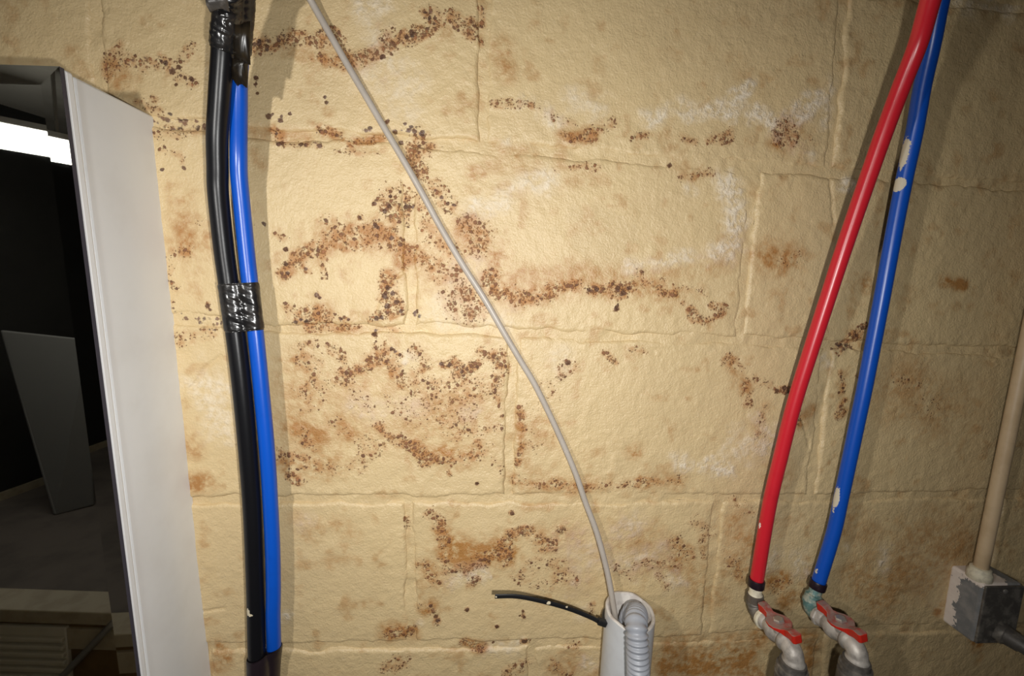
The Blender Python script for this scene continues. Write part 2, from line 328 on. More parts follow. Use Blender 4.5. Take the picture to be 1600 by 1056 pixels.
# ------------------------------------------------------------------ stains of the wall (rust, ochre, mould, salts), laid down in wall coordinates
MM = 0.00082                                                 # metres of wall per pixel, near the picture centre
RUST = [([(960,890),(985,900)],14,.4),([(1085,815),(1110,830)],14,.35),([(1150,780),(1180,800)],12,.3),([(1030,900),(1040,915)],10,.4),([(1180,590),(1200,600)],8,.4),([(1440,620),(1470,640)],20,.2),([(480,620),(500,640)],18,.35),([(560,600),(575,640)],14,.3),([(700,660),(740,670)],20,.4),([(720,590),(760,600)],18,.45),([(640,600),(655,625)],14,.4),([(840,640),(850,700)],18,.2),
 ([(165,115),(185,100),(215,95),(250,98),(262,105)],10,.62),([(270,112),(285,95),(300,75)],7,.5),([(280,125),(300,128)],7,.6),([(170,85),(185,75)],8,.4),
 ([(215,160),(245,170),(240,158)],8,.5),([(250,205),(285,208),(325,205)],8,.45),([(270,390),(262,430),(275,450)],8,.42),([(280,390),(300,398)],8,.45),([(325,478)],6,.8),([(268,470)],5,.6),
 ([(255,235),(280,240),(285,255)],5,.35),([(280,530),(300,525),(330,518)],10,.4),([(310,345),(325,350)],6,.3),
 ([(400,65),(430,72),(460,62),(490,65),(520,55)],11,.8),([(490,90),(520,95),(550,92),(575,88)],9,.7),([(555,92),(590,82),(605,70)],8,.8),
 ([(590,85),(615,70),(640,58),(665,50),(680,40)],9,.95),([(705,30),(725,42),(748,38)],9,.9),([(735,52),(752,65)],8,.8),([(670,22),(690,42)],12,.6),([(600,62),(610,50)],9,.5),([(750,5),(756,40)],5,.6),
 ([(425,207),(440,212)],6,.7),([(490,195),(530,212)],6,.7),([(550,222),(580,220),(595,218)],7,.8),([(430,225),(470,225),(500,227)],6,.5),([(525,235),(570,240),(600,235)],5,.45),
 ([(660,220),(668,228),(645,238),(655,262)],13,.9),([(640,225),(650,215)],6,.8),
 ([(612,300),(605,312)],16,.6),([(607,325),(618,335)],13,.8),([(635,305),(637,350)],5,.95),([(520,370),(550,372),(580,370),(595,365)],15,.62),([(612,370),(618,375)],12,.9),
 ([(634,385),(630,415)],8,.5),([(445,425),(452,418),(470,402),(490,388),(505,395)],11,.72),([(478,420)],7,.7),([(508,430),(503,415)],5,.6),([(587,352)],6,.8),([(563,340)],4,.9),([(447,390)],4,1.),([(585,318)],3,1.),
 ([(608,440),(605,465),(618,475),(603,488)],14,1.),([(600,492),(580,498)],8,.95),([(627,475),(630,485)],6,.9),([(500,345),(520,345)],10,.35),([(430,365),(440,372)],8,.4),
 ([(465,490),(490,492),(510,497),(485,505)],13,.72),([(515,512),(540,512),(562,512)],7,.65),([(585,522)],5,.9),([(495,460),(500,465)],5,.9),([(448,478)],6,.6),([(600,508),(620,518)],8,.5),
 ([(532,498),(545,499)],4,.9),
 ([(680,290),(690,310),(703,320)],12,.55),([(655,300),(665,340),(670,380)],14,.42),([(735,350),(742,365)],14,.65),([(745,390),(755,375),(762,365)],14,.6),([(720,440),(735,455)],16,.85),([(750,475),(740,488)],16,.75),
 ([(765,440),(772,455)],14,1.),([(660,400),(680,420),(692,432)],18,.5),([(785,452),(810,462),(850,458),(870,450)],12,.68),([(872,448),(902,447)],8,.85),([(920,452),(935,452)],7,.95),([(960,448),(972,458),(985,448)],9,1.),
 ([(1000,425)],8,.6),([(1040,458),(1052,458)],8,.9),([(1068,468)],7,.95),([(1080,485),(1086,498),(1105,502),(1125,492),(1130,480),(1115,478)],7,.85),([(963,482)],4,1.),([(1010,440),(1060,448),(1100,455)],10,.45),
 ([(700,460),(720,480)],16,.5),([(680,380),(720,400)],12,.4),
 ([(870,262),(915,260),(935,264)],7,.45),([(1047,258)],5,.7),([(1063,275),(1085,275),(1110,268)],7,.62),([(880,213),(900,212),(925,212)],7,.85),([(935,200),(960,195)],9,.45),([(990,215),(1010,212)],7,.7),([(1065,215),(1085,222)],8,.55),([(1110,218),(1135,214)],9,.55),
 ([(1225,205),(1240,215)],15,.6),([(1268,217)],6,.7),([(770,162),(800,160),(830,165)],6,.6),([(845,170),(870,185),(900,195)],7,.35),
 ([(470,540),(490,538)],9,.7),([(520,545),(535,560)],10,.6),([(525,592),(550,580),(575,570)],10,.72),([(575,570),(592,555),(607,552),(615,572)],11,.7),([(588,540),(600,535)],7,.6),([(612,545),(625,554)],5,.95),([(650,545),(665,565)],12,.5),
 ([(660,578),(672,570)],9,.7),([(690,570),(705,567),(725,580)],8,.95),([(735,578),(748,568)],8,.85),([(755,550),(775,558),(785,575)],11,.85),([(772,590),(780,630)],10,.7),([(660,600),(700,610),(750,610)],28,.42),([(628,590),(628,605)],8,.7),([(605,620),(612,640)],10,.4),
 ([(595,670),(605,682),(620,685)],11,.85),([(630,690),(645,700),(660,712)],11,.85),([(670,716),(690,720),(705,722)],9,.8),([(728,722),(740,710),(752,702)],13,.62),([(745,690),(752,700)],8,.6),([(785,650)],6,.7),([(565,690),(590,700),(560,720)],18,.4),([(480,560),(500,600)],22,.38),
 ([(455,745),(470,752)],9,.65),([(500,728),(520,728)],12,.62),([(745,755)],4,1.),([(700,735),(702,740)],4,.9),([(440,710),(470,715)],18,.45),([(470,680),(480,690)],14,.5),([(520,660),(540,680)],14,.42),([(640,640),(720,650)],34,.3),([(750,675),(780,665)],10,.42),([(770,720),(785,735)],10,.4),
 ([(812,640),(818,670)],6,.75),([(816,690),(810,722)],6,.8),([(785,555),(783,600)],6,.55),([(888,567)],6,.9),([(880,580),(900,575)],14,.42),([(945,552),(962,565)],8,.65),([(985,545),(1010,548)],8,.4),([(1140,562),(1155,575)],10,.62),([(1165,600),(1170,630)],8,.62),([(1214,610),(1230,606)],6,1.),([(1195,640),(1185,675)],10,.5),([(820,680),(830,700)],8,.4),
 ([(810,750),(840,757),(880,758),(930,760)],9,.6),([(930,760),(1000,755),(1060,750)],10,.5),([(850,600),(870,620)],10,.3),([(1240,600),(1250,660)],7,.5),
 ([(672,802),(690,815),(692,850)],10,.62),([(690,870),(700,890),(730,890),(760,870)],12,.55),([(775,865),(788,850),(785,870)],10,.85),([(660,880),(680,910)],12,.5),([(735,915),(745,905)],8,.9),([(800,832),(830,825)],8,.85),([(800,802)],5,.9),([(840,835),(850,855),(862,850)],12,.65),([(878,828)],7,.95),([(870,880),(880,900),(900,905)],18,.42),([(835,880),(820,900)],24,.36),
 ([(672,945),(680,960),(682,970)],7,.85),([(655,945)],8,.5),([(730,952)],4,1.),([(817,955),(818,964)],3.5,1.),([(776,978)],4,1.),([(925,945),(920,955)],7,.5),([(832,915),(870,915)],12,.3),
 ([(1000,880),(1060,880)],9,.5),([(1060,850),(1080,870)],14,.4),([(1095,840),(1100,870)],9,.5),
 ([(610,990),(640,985)],11,.62),([(725,1005),(755,1010)],8,.72),([(820,1003)],6,1.),([(770,1005)],3,1.),([(610,1040),(630,1030)],14,.5),([(800,1050),(820,1040)],14,.5),([(870,1040),(885,1052)],14,.5),([(905,1010),(890,1005)],8,.4),([(635,810),(638,830)],5,.6),
 ([(1310,547),(1326,533),(1345,515)],7,1.),([(1350,508)],5,.9),([(1312,580),(1316,610)],6,.75),([(1318,625),(1310,648)],7,.9),([(1340,585)],4,.8),([(1250,395),(1225,405)],14,.35),([(1400,590),(1430,600)],10,.3),
 ([(1200,920),(1230,910)],12,.4),([(1140,880),(1150,900)],14,.35),
]
OCHRE = [([(1080,900),(1110,930)],24,.25),([(1150,820),(1170,860)],20,.35),([(1350,900),(1380,930)],30,.35),([(1330,820),(1360,840)],24,.25),([(1060,1045),(1180,1050)],14,.6),([(960,830),(1010,840)],22,.3),([(560,600),(620,620)],26,.16),([(455,600),(460,650)],22,.25),
 ([(180,115),(190,122)],13,.6),([(283,310),(288,350),(296,395)],14,.55),([(325,370),(320,390)],10,.4),([(490,92),(540,95),(580,90)],9,.5),([(425,207),(450,214)],7,.6),([(510,210),(532,213)],6,.9),([(555,222),(580,219),(592,217)],7,.9),([(400,205),(480,215)],8,.3),
 ([(500,370),(590,372)],18,.6),([(612,372)],15,.85),([(632,395),(630,412)],11,.75),([(490,395),(470,405)],14,.5),([(445,425),(455,420)],10,.45),([(505,490),(480,500)],16,.45),([(525,512),(555,512)],8,.6),([(612,440),(618,432)],10,.6),
 ([(735,360),(748,395)],22,.4),([(775,400),(770,420)],15,.7),([(765,440),(780,450),(800,455)],20,.85),([(660,400),(690,430)],22,.5),([(680,370),(690,400)],14,.4),([(800,455),(850,455),(900,445)],16,.5),([(780,435),(850,430),(900,428),(980,430),(1080,428),(1130,405),(1152,372)],15,.32),([(900,448),(960,450),(1060,460)],12,.4),
 ([(1230,212),(1240,205)],18,.85),([(880,212),(925,212)],9,.6),([(785,70),(790,110)],14,.4),([(745,270)],10,.5),([(800,238),(815,250)],7,.5),([(1085,276)],9,.5),([(770,255),(830,260)],12,.2),
 ([(470,565),(480,590)],20,.4),([(470,670),(500,680)],24,.5),([(450,720),(500,728),(525,722)],18,.5),([(530,660),(545,675)],16,.4),([(575,572),(605,560)],12,.5),([(610,580)],10,.5),([(690,705),(695,718)],13,.9),([(650,700),(680,715)],12,.45),([(640,650),(720,650)],45,.22),([(750,635),(720,625)],22,.25),([(520,640),(580,660)],30,.2),([(730,710),(745,700)],16,.4),
 ([(990,708)],10,.55),([(810,755),(880,758),(930,758)],12,.4),([(1010,752),(1060,750)],12,.4),([(845,665),(850,690)],14,.25),([(830,740),(850,745)],12,.3),([(1145,570),(1165,610)],9,.4),([(1185,665),(1195,640)],11,.4),([(812,650),(815,715)],7,.6),([(1200,700),(1220,740)],18,.25),
 ([(700,860),(735,868),(770,862),(788,855)],20,.95),([(690,830),(695,850)],12,.6),([(670,890),(690,905)],16,.5),([(885,838),(900,845)],19,.75),([(840,835),(860,850)],14,.4),([(665,950),(675,945)],12,.6),([(940,860),(1000,850),(1060,872)],22,.4),([(1052,885),(1060,890)],10,.9),([(1000,890),(1050,878)],12,.5),([(890,890),(905,900)],22,.3),
 ([(610,990),(640,985)],14,.65),([(730,1005),(755,1010)],9,.7),([(870,1045),(900,1035)],16,.4),([(1040,1035),(1090,1040),(1160,1030)],20,.9),([(1050,1020),(1150,1020)],24,.4),
 ([(1200,400),(1225,405)],22,.5),([(1470,436),(1505,445)],7,.8),([(1350,440),(1352,450)],10,.5),([(1270,640),(1250,660)],9,.4),([(1330,520),(1340,535)],9,.4),([(1312,600),(1316,640)],8,.5),([(1400,600),(1480,640)],38,.22),([(1400,900),(1460,880)],50,.35),([(1440,840),(1500,850)],36,.3),([(1466,958)],7,1.),([(1530,1005),(1545,990)],14,1.),
 ([(1205,910),(1225,905)],13,.8),([(1180,850),(1150,840)],14,.4),([(1150,870),(1165,900)],16,.35),([(1240,930),(1230,940)],14,.5),([(1260,900)],12,.4),([(1210,970),(1190,1000)],16,.5),([(1270,1000),(1265,1040)],16,.5),
 ([(300,760),(320,755)],14,.75),([(290,680),(300,700)],13,.4),([(340,1012),(350,1030)],12,.8),([(335,1040)],14,.5),([(470,820),(490,830)],14,.3),([(530,820),(545,835)],12,.4),([(400,240),(410,260)],6,.2),([(775,230),(830,240)],8,.3),([(1060,30),(1100,60)],4,.0),
]
MOLD = [
 ([(240,182),(265,190),(290,195),(325,200)],8,.95),([(258,182)],6,1.),([(205,90),(240,95),(262,105)],6,.8),([(270,112)],4,1.),([(285,122),(290,127),(300,125)],4,.95),([(276,132)],3,.9),
 ([(275,488),(300,498),(345,505)],8,.8),([(400,62),(420,70),(440,68)],10,.8),([(445,92)],5,.8),([(420,182)],5,1.),([(438,188)],4,1.),([(453,178)],3,1.),([(510,160)],3.4,1.),([(508,152)],2.6,1.),([(402,146)],3,1.),([(400,122),(401,132)],3,1.),
 ([(565,203),(582,205)],5,.85),([(607,190)],4,.9),([(618,203),(632,206),(648,206)],5,.95),([(660,210),(662,218)],5,.9),([(626,222)],4,1.),([(645,52)],4,1.),([(672,25),(685,38)],9,.65),([(735,55),(748,60)],6,.8),([(470,225),(500,228)],5,.7),([(440,225),(435,226)],4,.8),
 ([(645,487),(652,492)],7,.9),([(400,348),(415,352)],6,.8),([(460,507),(480,505)],6,.6),([(1310,540),(1330,545)],8,.7),([(720,318),(700,330)],10,.3),([(1155,512)],5,.9),([(757,10),(757,60)],4,.6),
 ([(247,200),(250,240)],5,.5),([(1300,545),(1340,548)],7,.6),([(930,940)],3,.9),([(683,968)],4,.9),([(730,953)],3.4,1.),([(776,978)],3.4,1.),([(817,955)],3,1.),([(820,963)],3,1.),([(255,265)],3,.8),([(288,263)],3,.9),
]
EFFLO = [
 ([(900,150),(925,160)],14,.55),([(1020,185),(1035,180)],12,.65),([(1070,168),(1080,172)],10,.7),([(1100,170),(1140,172),(1160,145),(1175,130)],9,.95),([(1180,178),(1205,192),(1218,200)],10,1.),([(1240,188),(1262,172),(1282,152)],12,.9),([(1290,190),(1298,130)],7,.6),([(855,178),(870,190)],9,.6),([(793,222)],6,1.),([(820,158)],8,.5),
 ([(740,322),(770,310),(820,290),(855,283)],14,.8),([(1140,288),(1150,330),(1145,372),(1122,395)],15,.95),([(985,415),(1080,405)],9,.7),([(715,450),(735,440)],18,.6),([(690,475),(770,500)],20,.4),([(1075,290),(1085,300)],6,.6),([(720,420),(740,415)],14,.5),
 ([(1062,725)],13,.85),([(1105,728),(1138,735)],9,.9),([(1185,650),(1190,665)],10,.7),([(1160,700),(1200,692)],20,.5),([(635,558),(645,562)],7,.8),([(570,640),(640,632)],16,.35),([(870,560),(880,570)],14,.3),([(730,645),(745,640)],10,.3),
 ([(740,900),(748,895)],11,.95),([(710,902)],14,.6),([(900,850),(960,870),(1010,875)],24,.4),([(1055,905)],14,.5),([(905,890),(900,905)],16,.55),([(960,830),(990,820)],16,.4),
 ([(1385,860),(1380,885)],11,.8),([(1322,856)],6,.8),([(1325,290)],10,.85),([(1240,220),(1270,245)],10,.4),([(320,600),(340,650)],24,.55),([(443,968),(450,962)],6,.95),([(655,975)],5,.8),([(470,820),(480,812)],8,.3),([(555,15),(600,12)],10,.5),([(590,50),(600,90),(620,110)],14,.4),([(600,115),(620,140)],24,.3),
 ([(1190,880),(1210,870)],14,.5),([(1250,870),(1255,900)],14,.4),([(990,1040),(920,1040)],14,.5),([(770,1010),(800,1012)],12,.4),([(1290,560),(1295,570)],7,.6),([(1580,10),(1480,5)],12,.5),([(905,960),(915,950)],8,.3),
]
DAMP = [([(1200,930),(1300,960)],70,.5),([(1350,780),(1420,800)],50,.25),([(925,360),(950,375),(960,395)],36,.45),([(1380,950),(1500,960)],60,.5),([(1060,1040),(1160,1035)],30,.7),([(1420,880),(1470,860)],60,.4),([(1540,320),(1580,150)],60,.35),([(1440,600),(1500,620)],60,.25),([(1500,1030),(1590,1020)],50,.6),([(100,40),(60,60)],60,.1)]
CRACK = [[(300,605),(318,578),(345,556)],[(588,490),(592,470),(603,447),(625,428),(637,422)],[(1297,262),(1303,350)],[(1250,650),(1262,680),(1266,700)],[(318,955),(350,951)]]

def seg_dist(x, z, pts):
    if len(pts) == 1: return np.hypot(x-pts[0][0], z-pts[0][1])
    d = None
    for (ax, az), (bx, bz) in zip(pts[:-1], pts[1:]):
        L = (bx-ax)**2 + (bz-az)**2 + 1e-12
        t = np.clip(((x-ax)*(bx-ax)+(z-az)*(bz-az))/L, 0, 1)
        q = np.hypot(x-ax-t*(bx-ax), z-az-t*(bz-az))
        d = q if d is None else np.minimum(d, q)
    return d
def to_wall(strokes): return [([(at(px, py)[0], at(px, py)[2]) for px, py in s[0]], s[1]*MM, s[2]) for s in strokes]
DOTS = [(420,182,4),(426,178,2),(438,188,3.6),(440,181,2),(453,178,2.6),(510,160,2.8),(506,151,1.8),(402,146,2.4),(400,122,2.8),(400,132,2),(447,390,3.4),(585,318,3),(563,340,2.6),(730,952,3.4),(817,954,2.6),(819,963,2.6),(812,961,2.2),(776,978,3.2),(963,482,4),(965,476,2.4),(270,112,4.2),(280,106,3.2),(290,122,2.6),(301,125,2.8),(283,119,2),(276,133,2.4),(255,265,2.4),(288,263,2.8),(771,1005,2.6),(820,1003,5),(800,802,3.4),(745,755,3),(645,53,3.4),(636,60,3.2),(597,90,3),(618,206,2.8),(633,194,2.4),(640,204,3.2),(648,206,3),(660,208,3.4),(626,222,3.4),(606,190,2.8),(587,352,3.4),(591,356,2.4),(601,330,3.4),(608,322,3),(634,322,4),(634,310,2.6),(644,322,3),(625,300,2.2),(610,307,2.6),(690,308,2.8),(700,318,2.6),(680,297,2.2),(888,567,4),(495,461,3.6),(500,465,2.6),(585,522,3.4),(587,516,2.4),(612,545,3),(618,549,2.4),(625,554,2.6),(533,498,2.8),(545,499,2.6),(920,453,3.4),(932,452,4),(965,450,3.6),(973,458,4),(982,450,3),(1047,258,4),(1214,611,3.4),(1226,606,4.2),(1232,612,3),(1347,512,3.4),(1337,524,3),(1316,606,2.6),(1310,613,2.4),(673,946,3),(681,963,3.4),(1070,216,2),(478,420,2.8),(612,372,3.4),(447,413,3),(450,427,3),(606,450,4),(601,462,4.4),(614,458,3.4),(620,472,4),(606,478,4),(589,497,3.6),(597,496,3.2),(627,486,3.2),(648,490,3.2),(652,486,2.6),(430,207,2.4),(435,226,2.6),(440,224,3),(470,225,3),(500,228,3.6),(325,478,3.4),(329,484,2.4),(690,568,3.4),(702,570,3.2),(722,580,3),(745,573,3)]
DOTW = [(at(px, py)[0], at(px, py)[2], r*MM) for px, py, r in DOTS]
STAINS = {'rust': to_wall(RUST), 'ochre': to_wall(OCHRE), 'mold': to_wall(MOLD), 'efflorescence': to_wall(EFFLO), 'damp': to_wall(DAMP)}
CRACKW = [[(at(*p)[0], at(*p)[2]) for p in c] for c in CRACK]
def stain_attrs(x, z):
    out = {}
    n1 = fbm(x*55+3, z*55+8, 3); n2 = fbm(x*160+31, z*160+5, 2)
    for k, lst in STAINS.items():
        m = np.zeros(len(x), dtype=np.float32)
        soft = 1.9 if k in ('rust', 'mold') else 2.0
        for pts, w, s in lst:
            ww = w*soft; P = np.array(pts)
            sel = np.where((x > P[:, 0].min()-ww) & (x < P[:, 0].max()+ww) & (z > P[:, 1].min()-ww) & (z < P[:, 1].max()+ww))[0]
            if not len(sel): continue
            d = seg_dist(x[sel], z[sel], pts)
            if k == 'damp': v = s*sstep(1.25*w, 0.95*w, d + (n1[sel]-0.5)*w*1.1)
            else: v = (s**(0.62 if k == 'ochre' else 0.75))*sstep(ww, 0.15*w, d + (n1[sel]-0.5)*w*(2.8 if k == 'efflorescence' else 1.8))
            m[sel] = np.maximum(m[sel], v)
        if k in ('rust', 'mold'): m = m*np.clip(0.45+1.1*n2, 0, 1.25)
        out[k] = m
    m = np.zeros(len(x), dtype=np.float32)
    for dx, dz, r in DOTW:
        sel = np.where((np.abs(x-dx) < 3*r) & (np.abs(z-dz) < 3*r))[0]
        if len(sel): m[sel] = np.maximum(m[sel], 1-np.hypot(x[sel]-dx, z[sel]-dz)/(2*r))
    out['spot'] = np.clip(m, 0, 1)
    # a thin scatter everywhere
    out['ochre'] = np.maximum(out['ochre'], 0.32*sstep(0.60, 0.78, n1))
    out['rust'] = np.maximum(out['rust'], 0.16*sstep(0.62, 0.8, fbm(x*30+50, z*30+2, 3)))
    return out

# ------------------------------------------------------------------ the block wall
LINE_A = [(300,195),(440,212),(560,213),(700,224),(850,236),(1000,248),(1150,258),(1400,276),(1550,289)]
LINE_B = [(290,499),(440,514),(680,514),(850,523),(1000,526),(1150,530),(1250,537),(1480,546),(1590,551)]
LINE_C = [(320,782),(460,780),(640,782),(800,780),(940,779),(1100,779),(1250,779),(1400,775),(1530,773)]
LINE_D = [(340,1012),(500,1011),(640,1008),(740,1008),(1040,1001),(1255,989),(1442,982)]
def bed(k):
    """height of bed joint k as a function of x; k = 0 is the third one from the top of the picture"""
    tab = {2: LINE_A, 1: LINE_B, 0: LINE_C, -1: LINE_D}.get(k)
    if tab is None: return lambda x: np.full_like(np.asarray(x, float), Z0 + k*0.2032)
    P = np.array([[at(*p)[0], at(*p)[2]] for p in tab])
    P = np.vstack([[P[0, 0]-0.5, Z0+k*0.2032], P, [P[-1, 0]+0.5, Z0+k*0.2032]])
    return lambda x: np.interp(np.asarray(x, float), P[:, 0], P[:, 1])
JOINTS = {2: [((757,0),(755,205)), ((1318,30),(1300,240)), ((148,0),(155,110))],
          1: [((637,277),(641,480)), ((1182,270),(1158,515))],
          0: [((802,570),(795,755)), ((1290,580),(1268,770))],
          -1: [((638,795),(643,960)), ((1122,800),(1104,975))],
          -2: [((832,1020),(830,1056))]}
X_MIN, X_MAX, CEIL_Z = -1.25, 1.75, 2.36
def joint_line(a, b):
    A, B = at(*a), at(*b)
    def g(z):
        t = np.clip((np.asarray(z, float)-B[2])/(A[2]-B[2]), -0.3, 1.3)
        return B[0] + (A[0]-B[0])*t
    return g, (A[0]+B[0])/2
def course_joints(k):
    L = [joint_line(a, b) for a, b in JOINTS.get(k, [])]
    L.sort(key=lambda q: q[1])
    if not L:
        x0 = 0.0 if k % 2 else 0.2032
        L = [((lambda z, x=x0: np.full_like(np.asarray(z, float), x)), x0)]
    x = L[0][1]
    while x > X_MIN: x -= 0.4064; L.insert(0, ((lambda z, x=x: np.full_like(np.asarray(z, float), x)), x))
    x = L[-1][1]
    while x < X_MAX: x += 0.4064; L.append(((lambda z, x=x: np.full_like(np.asarray(z, float), x)), x))
    return L
def grid_faces(nu, nv):
    i = np.arange((nu-1)*(nv-1)); a = (i // (nu-1))*nu + i % (nu-1)
    return np.stack([a, a+1, a+nu+1, a+nu], 1)
def params(length, step, R):
    e = np.array([0, .12, .3, .55, .8, 1.0])*R
    n = max(2, int((length-2*R)/step)+1)
    return np.r_[e[:-1], np.linspace(R, length-R, n), (length-e[:-1])[::-1]]

# mortar: the wall itself
def make_wall():
    dense_lo, dense_hi = (-0.66, 0.92), (0.83, 1.90)
    xs = np.unique(np.r_[np.linspace(X_MIN-0.2, dense_lo[0], 8), np.arange(dense_lo[0], dense_lo[1], 0.003), np.linspace(dense_lo[1], X_MAX+0.2, 8)])
    zs = np.unique(np.r_[np.linspace(0.0, dense_hi[0], 8), np.arange(dense_hi[0], dense_hi[1], 0.003), np.linspace(dense_hi[1], CEIL_Z, 6)])
    X, Z = np.meshgrid(xs, zs); x = X.ravel(); z = Z.ravel()
    y = 0.0027 - 0.0052*(fbm(x*26, z*26, 4)-0.42) - 0.0030*(fbm(x*110, z*110, 3)-0.5)
    v = np.stack([x, y, z], 1); f = grid_faces(len(xs), len(zs))
    # closed slab 0.19 m thick
    nu, nv = len(xs), len(zs)
    ring = np.r_[np.arange(nu), np.arange(1, nv)*nu+nu-1, (nv-1)*nu+np.arange(nu-2, -1, -1), np.arange(nv-2, 0, -1)*nu]
    back = v[ring].copy(); back[:, 1] = 0.19
    n0 = len(v); v = np.vstack([v, back]); m = len(ring)
    j = np.arange(m); k = (j+1) % m
    f = np.vstack([f, np.stack([ring[j], n0+j, n0+k, ring[k]], 1)[:, ::-1]])
    A = stain_attrs(v[:, 0], v[:, 2])
    o = meshobj('wall_back', v, f, M_BLOCK, attrs=A)
    tag(o, 'cream painted concrete block wall with rust stains and raised mortar joints', None, kind='structure')
    return o
wall = make_wall()

def make_blocks():
    J = 0.0042
    for k in range(-6, 6):
        zb, zt = bed(k), bed(k+1)
        if Z0+(k+1)*0.2032 > CEIL_Z+0.1: continue
        cj = course_joints(k+0 if k in (2,) else k)
        for (gl, xl), (gr, xr) in zip(cj[:-1], cj[1:]):
            zc = Z0+(k+0.5)*0.2032
            inview = (-0.62 < xr and xl < 0.88) and (-3 < k < 3)
            step = 0.0018 if inview else 0.016
            R = 0.0055
            L, H = xr-xl-2*J, 0.2032-2*J
            u = params(L, step, R)/L; w = params(H, step, R)/H
            U, W = np.meshgrid(u, w); U = U.ravel(); W = W.ravel()
            # corners of the block follow the joints as they run
            xa = xl + (xr-xl)*U
            z = (zb(xa)+J) + (zt(xa)-zb(xa)-2*J)*W
            x = (gl(z)+J) + (gr(z)-gl(z)-2*J)*U
            s = 19.7*k + 7.1*xl
            # ragged edges, strongest at the rim
            eu = np.minimum(U, 1-U)*L; ew = np.minimum(W, 1-W)*H; e = np.minimum(eu, ew)
            fall = np.exp(-e/0.012)
            x = x + fall*0.0085*(fbm(x*42+s, z*42, 3)-0.5)*(eu < ew+0.012)
            z = z + fall*0.0090*(fbm(x*42+s+40, z*42+11, 3)-0.5)*(ew < eu+0.012)
            q = np.clip(e/R, 0, 1)
            y = R*(1-np.sqrt(np.clip(1-(1-q)**2, 0, 1)))*(0.55+0.85*fbm(x*18+s, z*18+5, 2))
            y = y - 0.0028*(fbm(x*9+s, z*9, 3)-0.5) - 0.0015*(fbm(x*38+s, z*38+3, 3)-0.5) - 0.0011*(fbm(x*120, z*120+s, 3)-0.5)
            y = y - fall*0.0022*(fbm(x*130+s, z*130, 2)-0.5)
            y = y + 0.0008*math.sin(s*5.3)
            v = np.stack([x, y, z], 1)
            if inview:
                A = stain_attrs(x, z)
                v[:, 1] -= 0.0011*A['rust']*(fbm(x*300, z*300, 2)) + 0.0009*A['efflorescence']*(fbm(x*170, z*170, 3)-0.35)
                for c in CRACKW:
                    d = seg_dist(x + 0.004*(fbm(x*90, z*90, 2)-0.5), z, c)
                    v[:, 1] += 0.0022*np.exp(-(d/0.0016)**2)
            else:
                A = {n: np.zeros(len(x)) for n in list(STAINS)+['spot']}
            nu, nv = len(u), len(w)
            f = grid_faces(nu, nv)
            ring = np.r_[np.arange(nu), np.arange(1, nv)*nu+nu-1, (nv-1)*nu+np.arange(nu-2, -1, -1), np.arange(nv-2, 0, -1)*nu]
            back = v[ring].copy(); back[:, 1] = 0.05; n0 = len(v); m = len(ring)
            v = np.vstack([v, back]); j = np.arange(m); kk = (j+1) % m
            f = np.vstack([f, np.stack([ring[j], n0+j, n0+kk, ring[kk]], 1)[:, ::-1]])
            A = {n: np.r_[a, a[ring]] for n, a in A.items()}
            meshobj('block', v, f, M_BLOCK, wall, attrs=A)
make_blocks()

# rest of the room, seen only in the mirror
def slab(name, lo, hi, mat, label):
    return tag(boxobj(name, lo, hi, mat), label, None, kind='structure')
slab('floor', (-5.2, -5.2, -0.1), (X_MAX+0.2, 0.19, 0.0), M_FLOOR, 'dark concrete basement floor reflected in the mirror')
slab('ceiling', (-5.2, -5.2, CEIL_Z), (X_MAX+0.2, 0.19, CEIL_Z+0.1), M_CEIL, 'grey painted ceiling reflected at the top of the mirror')
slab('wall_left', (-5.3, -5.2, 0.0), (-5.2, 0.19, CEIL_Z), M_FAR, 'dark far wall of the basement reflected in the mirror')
slab('wall_front', (-5.2, -5.3, 0.0), (X_MAX+0.2, -5.2, CEIL_Z), M_FAR, 'dark wall behind the camera')

